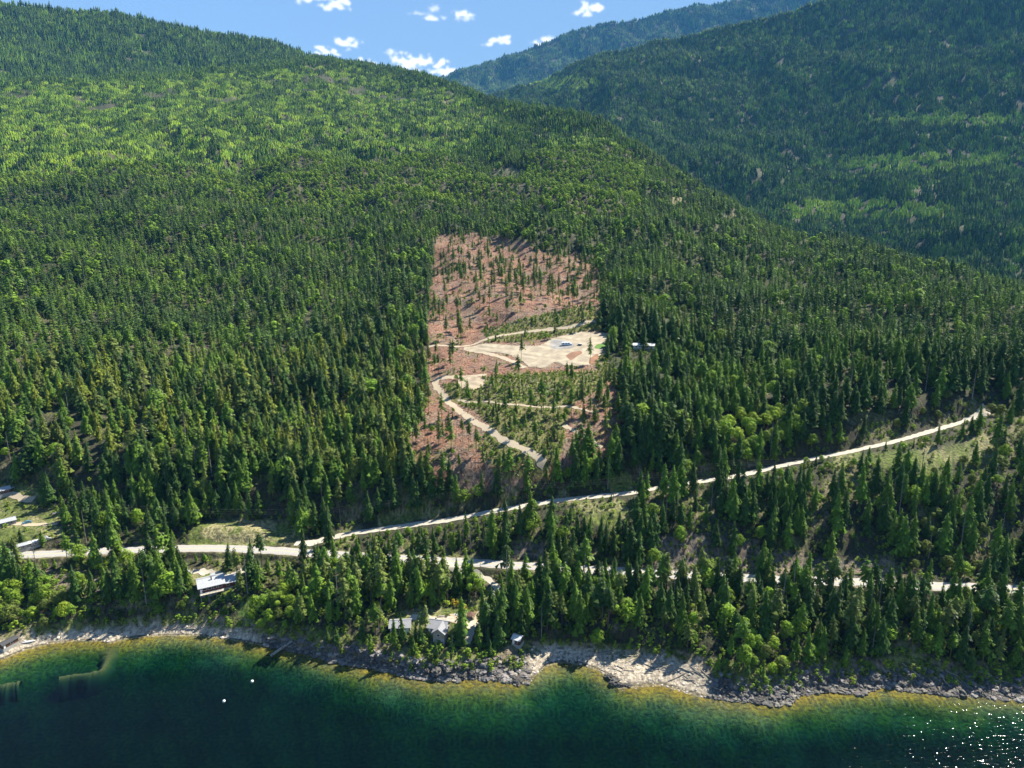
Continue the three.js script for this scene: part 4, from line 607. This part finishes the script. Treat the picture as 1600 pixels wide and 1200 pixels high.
{ // house with hip and cross gables
  const g = seat('hip_house', 686, 988, -0.35); tag(g, 'grey shingle roofed house with projecting front gable beside the yard', 'house'); const y = footing(g, 8, 7, 0, 0, 0.3);
  hut(g, { w: 8.6, d: 7, h: 2.9, rise: 2.0, wall: M.tan, roof: M.shingle, y, windows: 2, over: 0.6 });
  hut(g, { w: 5.4, d: 6, h: 2.9, rise: 2.0, along: 'z', wall: M.tan, roof: M.shingle, x: 2.2, z: 4, y: y + 0.02, windows: 1, door: false, over: 0.6 }); part(g, 'foundation', boxG(5.4, 4, 6, 2.2, y - 2.02, 4), M.concrete);
  part(g, 'chimney', boxG(0.7, 1.6, 0.7, -1.6, y + 5, -0.8), M.concrete);
}
{ const g = seat('garage', 626, 984, -0.12); tag(g, 'long low garage with pale grey roof left of the hip roofed house', 'garage'); const y = footing(g, 9.6, 7, 0, 0, 0.2); hut(g, { w: 9.6, d: 7, h: 2.6, rise: 1.7, wall: M.brownWall, roof: M.shingle, y, windows: 2 }); part(g, 'garage_door', boxG(2.8, 2.1, 0.08, 2.9, y + 1.05, 3.56), M.trim); }
{ const g = seat('shore_cabin', 809, 1007, -0.45); tag(g, 'tiny cabin with white roof beside the pebble cove', 'cabin'); const y = footing(g, 4.2, 4.6, 0, 0, 0.2); hut(g, { w: 4.2, d: 4.6, h: 2.5, rise: 1.1, wall: M.brownWall, roof: M.whiteRoof, y, windows: 1, over: 0.4 }); }
{ const g = seat('boathouse', 14, 1010, 0.5); tag(g, 'dark roofed boathouse on the beach at the left edge', 'boathouse'); const y = footing(g, 9, 4.6, 0, 0, 0.2); hut(g, { w: 9, d: 4.6, h: 2.3, rise: 0.9, wall: M.brownWall, roof: M.darkRoof, y, windows: 1, over: 0.4 }); g.scale.setScalar(0.8); }
{ const g = seat('carport', 791, 934, 0.05); tag(g, 'open carport with flat pale roof above the drive', 'carport'); for (const sx of [-1, 1]) for (const sz of [-1, 1]) { part(g, 'post', boxG(0.2, 3.6, 0.2, sx * 2.8, 1.1, sz * 1.7), M.deck); } part(g, 'roof', boxG(6.6, 0.22, 4.2, 0, 3, 0), M.paleRoof); part(g, 'beam', boxG(6.2, 0.2, 0.2, 0, 2.78, 1.7), M.deck); }
{ const g = seat('gazebo', 736, 966, 0.3); tag(g, 'small brown hexagonal gazebo in the sandy yard', 'gazebo'); const c = new THREE.ConeGeometry(2.5, 1.5, 6); c.translate(0, 3, 0); part(g, 'roof', c, M.brownRoof); for (let i = 0; i < 6; i++) part(g, 'post', boxG(0.18, 2.8, 0.18, Math.cos(i * Math.PI / 3) * 1.8, 0.9, Math.sin(i * Math.PI / 3) * 1.8), M.deck); const f = new THREE.CylinderGeometry(2.1, 2.1, 0.5, 6); f.translate(0, 0.05, 0); part(g, 'floor', f, M.deck); }
{ const g = seat('tent_shelter', 291, 896, 0.15); tag(g, 'rounded grey tent shelter in the trees behind the metal roofed house', 'shelter'); const c = new THREE.CylinderGeometry(2.0, 2.0, 4.4, 14, 1, false, -Math.PI / 2, Math.PI); c.rotateX(-Math.PI / 2); c.translate(0, 0.2, 0); part(g, 'cover', c, M.canvas); for (const z of [-2.1, 0, 2.1]) { const t = new THREE.TorusGeometry(2.03, 0.06, 5, 14, Math.PI); t.translate(0, 0.2, z); part(g, 'hoop', t, M.trim); } }
{ const g = seat('roadside_cabin', 6, 772, 0.2); tag(g, 'red brown cabin with pale metal roof at the left edge', 'cabin'); const y = footing(g, 8, 6, 0, 0, 0.2); hut(g, { w: 8.5, d: 6, h: 2.7, rise: 1.6, wall: M.redWall, roof: M.metalRoof, y, windows: 2 }); part(g, 'chimney', boxG(0.4, 1.4, 0.4, 1.5, y + 4.2, 0), M.black); part(g, 'porch_roof', boxG(3.2, 0.14, 2.4, 5.6, y + 2.5, 0.6), M.metalRoof); for (const z of [-0.4, 1.6]) part(g, 'post', boxG(0.14, 2.6, 0.14, 7, y + 1.2, z), M.deck); g.scale.setScalar(0.8); }
{ const g = seat('roadside_house', 8, 820, 0.1); tag(g, 'long house with blue grey metal roof above the grass bank', 'house'); const y = footing(g, 11, 6.5, 0, 0, 0.2); hut(g, { w: 12, d: 6.5, h: 2.6, rise: 1.3, wall: M.greyWall, roof: M.metalRoof, y, windows: 3 }); g.scale.setScalar(0.85); }
{ const g = seat('mobile_home', 48, 856, 0.08); tag(g, 'white mobile home with pale roof beside the highway', 'mobile home'); const y = footing(g, 16, 5, 0, 0, 0.3); hut(g, { w: 7, d: 4.6, h: 2.6, rise: 0.8, wall: M.greyWall, roof: M.metalRoof, x: -5.4, z: 0.4, y, windows: 2 }); hut(g, { w: 9, d: 4, h: 2.5, rise: 0.5, wall: M.greyWall, roof: M.paleRoof, x: 2.8, y: y + 0.01, windows: 3, door: false }); hut(g, { w: 4, d: 4.6, h: 2.7, rise: 0.9, along: 'z', wall: M.whiteWall, roof: M.metalRoof, x: 9.4, z: 0.3, y, windows: 1, door: false }); part(g, 'foundation', boxG(4, 2, 4.5, 9.4, y - 1.0, 0.3), M.concrete); g.scale.setScalar(0.85); }
const yardHouse = (name, label, px, py, w, d, wall, roof, turn) => { const g = seat(name, px, py, turn); tag(g, label, 'house'); const y = footing(g, w, d, 0, 0, 0.3); hut(g, { w, d, h: 2.8, rise: 1.3, wall, roof, y, windows: 2 }); return g; };
yardHouse('hill_house', 'white roofed house among trees, left one of the pair beside the logged yard', 996, 546, 7.5, 5, M.whiteWall, M.whiteRoof, 0.05);
yardHouse('hill_house', 'white roofed house among trees, right one of the pair beside the logged yard', 1014, 547, 9, 5, M.whiteWall, M.whiteRoof, -0.06);
yardHouse('log_cabin', 'brown roofed log cabin at the forest edge of the gravel yard', 966, 541, 6.5, 5, M.logWall, M.brownRoof, 0.3).userData.category = 'cabin';
{ const g = seat('motorhome', 884, 540, 0.12); tag(g, 'white motorhome with blue stripe parked on the gravel yard', 'motorhome'); part(g, 'body', boxG(7.4, 2.4, 2.5, 0, 1.75, 0), M.rv); part(g, 'cab', boxG(1.6, 1.5, 2.3, 4.4, 1.3, 0), M.rv); part(g, 'windscreen', boxG(0.1, 0.7, 2.0, 5.22, 1.6, 0), M.pane); part(g, 'stripe', boxG(7.3, 0.4, 0.05, 0, 1.3, 1.275), M.blueStripe); for (const x of [-2.2, 0.2, 2.2]) part(g, 'window', boxG(1.1, 0.6, 0.05, x, 2.2, 1.275), M.pane); for (const x of [-2.2, 4.2]) for (const z of [-1.1, 1.1]) { const c = new THREE.CylinderGeometry(0.42, 0.42, 0.3, 12); c.rotateX(Math.PI / 2); c.translate(x, 0.42, z); part(g, 'wheel', c, M.tyre); } }
{ const g = seat('yard_trailer', 906, 540, -0.3); tag(g, 'small dark utility trailer on the gravel yard', 'trailer'); part(g, 'box', boxG(3.4, 1.2, 1.9, 0, 1.0, 0), M.greyWall); part(g, 'lid', boxG(3.5, 0.12, 2.0, 0, 1.68, 0), M.paleRoof); part(g, 'drawbar', boxG(1.8, 0.12, 0.14, 2.4, 0.5, 0), M.black); for (const z of [-1, 1]) { const c = new THREE.CylinderGeometry(0.36, 0.36, 0.25, 12); c.rotateX(Math.PI / 2); c.translate(0, 0.36, z * 1.02); part(g, 'wheel', c, M.tyre); } }
{ const g = seat('parked_car', 42, 818, 0.1); tag(g, 'blue car parked beside the roadside house', 'car'); const s = new THREE.Shape(); for (const [i, [a, b]] of [[-2.2, 0.4], [-2.2, 0.95], [-1.9, 1.05], [-1.0, 1.1], [-0.4, 1.62], [1.2, 1.62], [1.9, 1.1], [2.2, 1.0], [2.2, 0.4]].entries()) i ? s.lineTo(a, b) : s.moveTo(a, b); const bg = new THREE.ExtrudeGeometry(s, { depth: 1.6, bevelEnabled: true, bevelSize: 0.08, bevelThickness: 0.08, bevelSegments: 2 }); bg.translate(0, 0, -0.8); part(g, 'body', bg, M.blueCar); part(g, 'side_window', boxG(1.9, 0.4, 0.04, 0.4, 1.35, 0.9), M.pane); part(g, 'side_window', boxG(1.9, 0.4, 0.04, 0.4, 1.35, -0.9), M.pane); for (const x of [-1.35, 1.35]) for (const z of [-0.85, 0.85]) { const c = new THREE.CylinderGeometry(0.34, 0.34, 0.24, 14); c.rotateX(Math.PI / 2); c.translate(x, 0.34, z); const wh = part(g, 'wheel', c, M.tyre); const rim = new THREE.CylinderGeometry(0.2, 0.2, 0.26, 10); rim.rotateX(Math.PI / 2); rim.translate(x, 0.34, z); part(wh, 'rim', rim, M.trim); } }
{ const g = seat('concrete_barrier', 93, 801, 0.05); tag(g, 'low concrete barrier beside the drive near the big conifers', 'barrier'); const s = new THREE.Shape(); s.moveTo(-0.35, 0); s.lineTo(0.35, 0); s.lineTo(0.15, 0.4); s.lineTo(0.1, 0.85); s.lineTo(-0.1, 0.85); s.lineTo(-0.15, 0.4); for (let i = 0; i < 3; i++) { const b = new THREE.ExtrudeGeometry(s, { depth: 2.4, bevelEnabled: false }); b.rotateY(Math.PI / 2); b.translate(-3.7 + i * 2.5, 0, 0); part(g, 'segment', b, M.concrete); } }
for (const [px, py, w, l] of [[714, 961, 3.2, 'pale tarpaulin covered heap at the back of the sandy yard'], [723, 962, 2.2, 'small white covered heap beside the gazebo'], [690, 964, 4.5, 'long grey lumber stack at the back of the sandy yard']]) { const v = pick(px, py), geo = new THREE.SphereGeometry(1, 14, 8, 0, 6.283, 0, Math.PI / 2), p = geo.attributes.position; for (let i = 0; i < p.count; i++) { const x = p.getX(i), y = p.getY(i), z = p.getZ(i), f = 1 + 0.25 * n3(x * 2 + w, y * 2, z * 2); p.setXYZ(i, Math.sign(x) * Math.pow(Math.abs(x), 0.6) * f * w / 2, Math.pow(Math.max(y, 0), 0.6) * 0.9 * f - 0.3, Math.sign(z) * Math.pow(Math.abs(z), 0.6) * f * 0.9); } geo.computeVertexNormals(); const m = lit(new THREE.Mesh(geo, w > 4 ? M.driftGrey : M.whiteWall)); m.position.copy(v); top(m, w > 4 ? 'lumber_stack' : 'covered_heap'); tag(m, l, w > 4 ? 'lumber' : 'heap'); }

// gravel yards laid over the slope
const yardTex = noiseTex(512, (u, v) => { const a = tfbm(u, v, 5, 6, 21) * 0.26, g = 0.9 + a; return [g, g * (0.985 + 0.03 * a), g * (0.96 - 0.05 * a)]; });
function sheet(area, lift, mat, name, label, cell = 1.6) {
  const pts = area.p.map(([x, z]) => new THREE.Vector2(x, z)), c = new THREE.SplineCurve([...pts, pts[0]]).getSpacedPoints(90), poly = c.map((v) => [v.x, v.y]), xs = poly.map((q) => q[0]), zs = poly.map((q) => q[1]);
  const has = (x, z) => { let inside = false; for (let i = 0, j = poly.length - 1; i < poly.length; j = i++) if ((poly[i][1] > z) !== (poly[j][1] > z) && x < (poly[j][0] - poly[i][0]) * (z - poly[i][1]) / (poly[j][1] - poly[i][1]) + poly[i][0]) inside = !inside; return inside; };
  const near = (x, z) => { let b = 1e9, q = null; for (const p of poly) { const d = (p[0] - x) ** 2 + (p[1] - z) ** 2; if (d < b) { b = d; q = p; } } return q; };
  const x0 = Math.min(...xs) - cell, z0 = Math.min(...zs) - cell, nx = Math.ceil((Math.max(...xs) - x0) / cell) + 2, nz = Math.ceil((Math.max(...zs) - z0) / cell) + 2, P = [], uv = [], idx = [], ok = [];
  for (let j = 0; j <= nz; j++) for (let i = 0; i <= nx; i++) { let x = x0 + i * cell, z = z0 + j * cell; const inn = has(x, z); ok.push(inn); if (!inn) { const q = near(x, z); if (Math.hypot(q[0] - x, q[1] - z) < cell * 1.5) { x = q[0]; z = q[1]; } } P.push(x, ground(x, z) + lift, z); uv.push((x * 0.8 + z * 0.6) / 47, (z * 0.8 - x * 0.6) / 47); }
  for (let j = 0; j < nz; j++) for (let i = 0; i < nx; i++) { const a = j * (nx + 1) + i, b = a + 1, d = a + nx + 1, e = d + 1; if ((ok[a] || ok[b] || ok[d] || ok[e])) idx.push(a, d, b, b, d, e); }
  const g = new THREE.BufferGeometry(); g.setAttribute('position', new THREE.Float32BufferAttribute(P, 3)); g.setAttribute('uv', new THREE.Float32BufferAttribute(uv, 2)); g.setIndex(idx); g.computeVertexNormals();
  const m = lit(new THREE.Mesh(g, mat)); top(m, name); tag(m, label, 'ground', null, 'structure');
}
sheet(pads[0], 0.26, std(rgb(0.40, 0.345, 0.26), 0.95, { map: yardTex }), 'gravel_yard', 'pale gravel yard in the logged clearing');
sheet(pads[1], 0.24, std(rgb(0.40, 0.33, 0.24), 0.95, { map: yardTex }), 'gravel_pad', 'small sandy pad below the gravel yard');
sheet(new Area([[861, 532], [876, 531], [893, 536], [896, 543], [872, 546], [860, 543]]), 0.32, std(rgb(0.30, 0.295, 0.29), 0.95, { map: yardTex }), 'grey_gravel', 'grey gravel parking patch');
sheet(new Area([[929, 542], [935, 538], [944, 538], [947, 543], [940, 545], [931, 545]]), 0.34, std(rgb(0.10, 0.22, 0.03), 0.95, { map: yardTex }), 'grass_island', 'small green lawn on the gravel yard');
sheet(new Area([[884, 556], [893, 551], [906, 549], [910, 552], [902, 557], [892, 563]]), 0.34, std(rgb(0.25, 0.135, 0.085), 0.95, { map: yardTex }), 'red_soil', 'red soil bed on the gravel yard');
sheet(new Area([[921, 561], [933, 553], [935, 558], [931, 567], [921, 569]]), 0.35, std(rgb(0.28, 0.145, 0.085), 0.95, { map: yardTex }), 'red_soil', 'red soil bank at the yard edge');
sheet(new Area([[662, 966], [690, 963], [725, 959], [745, 955], [752, 962], [748, 972], [735, 980], [728, 985], [724, 978], [700, 972], [668, 974]]), 0.2, std(rgb(0.55, 0.46, 0.32), 0.95, { map: yardTex }), 'sandy_yard', 'sandy yard behind the hip roofed house');

{ // dock, buoys, sunken breakwaters, boat
  const a = pick(456, 1003), b = pick(425, 1030), g = new THREE.Group(); top(g, 'dock'); tag(g, 'narrow pale plank dock leaning into the water', 'dock'); const L = Math.hypot(b.x - a.x, b.z - a.z) + 1, ya = a.y + 0.5, yb = 0.25; g.position.set(a.x, ya, a.z); g.rotation.y = Math.atan2(b.x - a.x, b.z - a.z); const tilt = Math.atan2(yb - ya, L);
  const n = 26; for (let i = 0; i < n; i++) { const q = boxG(1.5, 0.1, L / n - 0.06, 0, 0.1, (i + 0.5) * L / n); q.rotateX(-tilt); part(g, 'plank', q, i % 3 ? M.deck : M.drift); } for (const x of [-0.6, 0.6]) { const q = boxG(0.18, 0.22, L, x, -0.08, L / 2); q.rotateX(-tilt); part(g, 'stringer', q, M.drift); } for (const t of [0.45, 0.9]) for (const x of [-0.85, 0.85]) part(g, 'post', boxG(0.2, 4.2, 0.2, x, Math.sin(tilt) * L * t - 1.2, L * t), M.pole);
  const wpt = (px, py) => { const [az, t] = pixAng(px, py), r = -CAM_H / t; return new THREE.Vector3(Math.sin(az) * r, 0, -Math.cos(az) * r); };
  for (const [px, py, l] of [[350, 1096, 'white mooring buoy farther out on the open water'], [394, 1065, 'small white mooring buoy closer to the beach']]) { const v = wpt(px, py), o = new THREE.Group(); top(o, 'mooring_buoy'); o.position.copy(v); tag(o, l, 'buoy'); const s = new THREE.SphereGeometry(0.62, 18, 12); s.translate(0, 0.2, 0); part(o, 'float', s, M.buoy); const e = new THREE.TorusGeometry(0.14, 0.04, 6, 12); e.translate(0, 0.9, 0); part(o, 'eye', e, M.black); }
  const mound = (pts, label) => { const path = pathOf(pts.map((q) => wpt(...q)), 60), P = [], idx = [], K = 8; path.forEach((p, i) => { const c = path[Math.max(0, i - 1)], d = path[Math.min(path.length - 1, i + 1)], l = Math.hypot(d.x - c.x, d.z - c.z), nx = -(d.z - c.z) / l, nz = (d.x - c.x) / l; for (let k = 0; k <= K; k++) { const s = k / K * 2 - 1, w = 5 + 1.5 * n2(i / 9, 4), x = p.x + nx * s * w, z = p.z + nz * s * w; P.push(x, Math.min(-0.3, Math.max(ground(x, z) - 0.4, lerp(-1.3, ground(x, z) - 0.4, Math.pow(Math.abs(s), 1.7)) + (1 - Math.abs(s)) * (0.5 * n2(x / 1.9, z / 1.9) + 0.2 * n2(x / 0.8, z / 0.8)))), z); if (i && k) { const q = i * (K + 1) + k; idx.push(q, q - 1, q - K - 1, q - 1, q - K - 2, q - K - 1); } } }); const geo = new THREE.BufferGeometry(); geo.setAttribute('position', new THREE.Float32BufferAttribute(P, 3)); geo.setIndex(idx); geo.computeVertexNormals(); const m = lit(new THREE.Mesh(geo, std(rgb(0.115, 0.07, 0.014), 0.95))); m.material.side = THREE.DoubleSide; top(m, 'sunken_breakwater'); tag(m, label, 'breakwater'); };
  mound([[176, 1004], [170, 1018], [164, 1032], [158, 1042], [140, 1047], [115, 1050], [92, 1054]], 'bent brown breakwater of stones just under the water');
  mound([[-30, 1068], [0, 1066], [15, 1064], [30, 1061]], 'short brown breakwater under the water at the left edge');
  const hv = pick(44, 1003), hull = new THREE.SphereGeometry(1, 18, 8, 0, 6.283, 0, Math.PI / 2); hull.scale(3, 0.7, 0.75); const o = new THREE.Group(); top(o, 'upturned_boat'); o.position.copy(hv); o.rotation.y = 0.4; tag(o, 'white upturned boat on the beach beside the boathouse', 'boat'); part(o, 'hull', hull, M.whiteWall); part(o, 'keel', boxG(5, 0.1, 0.08, 0, 0.68, 0), M.greyWall);
}
{ // driftwood and boulders
  const r = rng(808), zones = [['driftwood log on the pale curved beach', 'driftwood on the curved beach', 180, 425, 0.35, 0.95, 22], ['weathered log on the driftwood beach beside the pebble cove', 'driftwood beside the pebble cove', 930, 1120, 0.3, 1.05, 34], ['bleached log on the rubble shore at the right', 'driftwood on the rubble shore', 1380, 1590, 0.35, 1.0, 14]];
  const logG = [0, 1].map((k) => { const g = new THREE.CylinderGeometry(0.7, 1, 1, 7, 6), p = g.attributes.position; for (let i = 0; i < p.count; i++) { const y = p.getY(i); p.setX(i, p.getX(i) + 0.7 * n2(y * 1.7, k * 9)); p.setZ(i, p.getZ(i) + 0.7 * n2(y * 1.7 + 40, k * 9)); } g.rotateZ(Math.PI / 2); g.computeVertexNormals(); return g; });
  for (const [label, group, p0, p1, t0, t1, n] of zones) for (let i = 0; i < n; i++) { const px = lerp(p0, p1, (i + r()) / n), az = azOf(px, 1030), [rs] = LShore.at(az), [rb] = LBank.at(az), q = lerp(rs, rb, lerp(t0, t1, r())), x = Math.sin(az) * q, z = -Math.cos(az) * q, L = 3.5 + 7 * r() * r() + 1.5 * r(), R0 = 0.16 + 0.2 * r(), m = lit(new THREE.Mesh(logG[i % 2], r() < 0.5 ? M.drift : M.driftGrey)); const a = -az + (r() - 0.5) * 1.3; const e = (s) => ground(x + Math.cos(a) * s * L / 2, z - Math.sin(a) * s * L / 2); const y1 = e(1), y0 = e(-1); m.position.set(x, Math.max((y0 + y1) / 2, ground(x, z)) + R0 * 0.7, z); m.scale.set(L, R0, R0); m.rotation.set(0, a, Math.atan2(y1 - y0, L), 'YXZ'); top(m, 'driftwood_log'); const sz = L > 8 ? 'long ' : L < 5 ? 'short ' : ''; tag(m, sz + label, 'log', group); }
  const rockG = [0, 1, 2, 3].map((k) => { const g = new THREE.IcosahedronGeometry(1, 3), p = g.attributes.position; for (let i = 0; i < p.count; i++) { const x = p.getX(i), y = p.getY(i), z = p.getZ(i), f = 1 + 0.32 * n3(x * 1.3 + k * 9, y * 1.3, z * 1.3) + 0.14 * n3(x * 4 + k, y * 4, z * 4); p.setXYZ(i, x * f * 1.5, y * f * 0.75, z * f); } g.computeVertexNormals(); return g; }), rm = [0.10, 0.14, 0.19].map((v) => std(rgb(v, v * 0.93, v * 0.86), 0.92, { map: groundTex }));
  for (const [label, group, p0, p1, n] of [['dark rock outcrop on the shore below the hip roofed house', 'dark rock outcrops below the hip roofed house', 500, 830, 26], ['grey rock outcrop at the point past the driftwood beach', 'grey rocks at the point', 1120, 1260, 14], ['rock in the rubble along the shore at the right', 'rocks along the right shore', 1270, 1600, 18], ['low rock at the tip beside the pebble cove', 'rocks at the cove tip', 950, 985, 5], ['rock on the bank around the dock', 'rocks around the dock', 430, 500, 6]]) for (let i = 0; i < n; i++) { const px = lerp(p0, p1, (i + r()) / n), az = azOf(px, 1050), [rs] = LShore.at(az), [rb] = LBank.at(az), q = lerp(rs, rb, group === 'rocks at the cove tip' ? 0.12 * r() : 0.05 + 0.75 * r()), x = Math.sin(az) * q, z = -Math.cos(az) * q, s = 1.0 + 1.7 * r() * r(), m = lit(new THREE.Mesh(rockG[i % 4], rm[Math.floor(r() * 3)])); m.position.set(x, ground(x, z) + 0.05 * s, z); m.scale.set(s, s * (0.7 + 0.5 * r()), s); m.rotation.y = r() * 6.28; top(m, 'shore_rock'); tag(m, (s > 2 ? 'large ' : s < 1.25 ? 'small ' : '') + label, 'rock', group); }
}
{ // power line
  const posts = [[-40, 828, 'wooden power pole at the left edge above the grass bank'], [205, 822, 'wooden power pole above the highway near the big conifers'], [487, 828, 'wooden power pole at the gravel road junction'], [609, 814, 'wooden power pole beside the lower gravel road'], [775, 790, 'wooden power pole beside the gravel road under the logged slope'], [958, 780, 'wooden power pole at the gravel road bend'], [1143, 752, 'wooden power pole midway up the gravel road'], [1440, 736, 'wooden power pole in the open brushy corridor'], [1640, 700, 'wooden power pole past the right end of the corridor']], tops = [];
  const wireG = (a, b, sag) => { const m = a.clone().lerp(b, 0.5); m.y -= sag; return new THREE.TubeGeometry(new THREE.QuadraticBezierCurve3(a, m, b), 20, 0.03, 4); };
  for (const [px, py, label] of posts) { const v = pick(px, py), g = new THREE.Group(); top(g, 'power_pole'); g.position.copy(v); g.rotation.y = -Math.atan2(v.x, -v.z); tag(g, label, 'power pole', 'poles of the power line'); const c = new THREE.CylinderGeometry(0.13, 0.2, 14, 8); c.translate(0, 6.5, 0); part(g, 'shaft', c, M.pole); for (const y of [10.4, 11.8, 13.2]) { part(g, 'crossarm', boxG(0.14, 0.14, 1.1, 0, y - 0.2, 0.5), M.pole); const i = new THREE.CylinderGeometry(0.07, 0.1, 0.3, 8); i.translate(0, y, 0.95); part(g, 'insulator', i, M.concrete); } g.updateMatrixWorld(); tops.push([10.56, 11.96, 13.36].map((y) => new THREE.Vector3(0, y, 0.95).applyMatrix4(g.matrixWorld))); }
  for (let i = 0; i < tops.length - 1; i++) for (let k = 0; k < 3; k++) { const m = lit(new THREE.Mesh(wireG(tops[i][k], tops[i + 1][k], tops[i][k].distanceTo(tops[i + 1][k]) * 0.022), M.wire)); top(m, 'power_line'); tag(m, ['lower', 'middle', 'upper'][k] + ' wire running from the ' + posts[i][2].replace('wooden power ', ''), 'wire', 'wires of the power line'); }
}
{ // leaning snags by the right edge, yellow broom
  for (const [px, py, h, lean, l] of [[1561, 955, 22, 0.06, 'tall bare grey dead tree by the roadside at the right edge'], [1567, 962, 20, 0.16, 'leaning bare grey dead tree at the right edge'], [1569, 962, 15, 0.3, 'shorter strongly leaning bare dead tree at the right edge'], [1452, 996, 15, 0.22, 'leaning bare dead tree over the grassy knoll at the right'], [712, 700, 15, 0.05, 'lone bare dead tree on the lower left of the logged slope']]) { const v = pick(px, py), g = new THREE.Group(), s = SP_SNAG[h % 3]; top(g, 'dead_tree'); g.position.set(v.x, v.y - 0.2, v.z); g.rotation.z = -lean; g.scale.set(h, h, h); part(g, 'trunk', s.trunk, deadMat); part(g, 'crown', s.crown, deadMat); tag(g, l, 'tree'); }
  const r = rng(4), bm = leafMat(rgb(0.55, 0.40, 0.02)); for (const [px, py, l] of [[312, 938, 'yellow flowering bush below the metal roofed house'], [656, 938, 'yellow flowering bush among the trees behind the garage'], [664, 941, 'golden flowering bush beside the conifers behind the garage'], [708, 944, 'yellow flowering bush in the shade behind the yard'], [714, 947, 'golden flowering bush on the bank behind the yard'], [726, 952, 'yellow flowering bush beside the gazebo']]) { const v = pick(px, py), g = new THREE.Group(), s = SP_BUSH[Math.floor(r() * 2)]; top(g, 'flowering_bush'); g.position.copy(v); g.scale.set(3.6, 2.8, 3.6); part(g, 'trunk', s.trunk, barkMat); part(g, 'crown', s.crown, bm); tag(g, l, 'bush'); }
}
renderer.render(scene, camera);
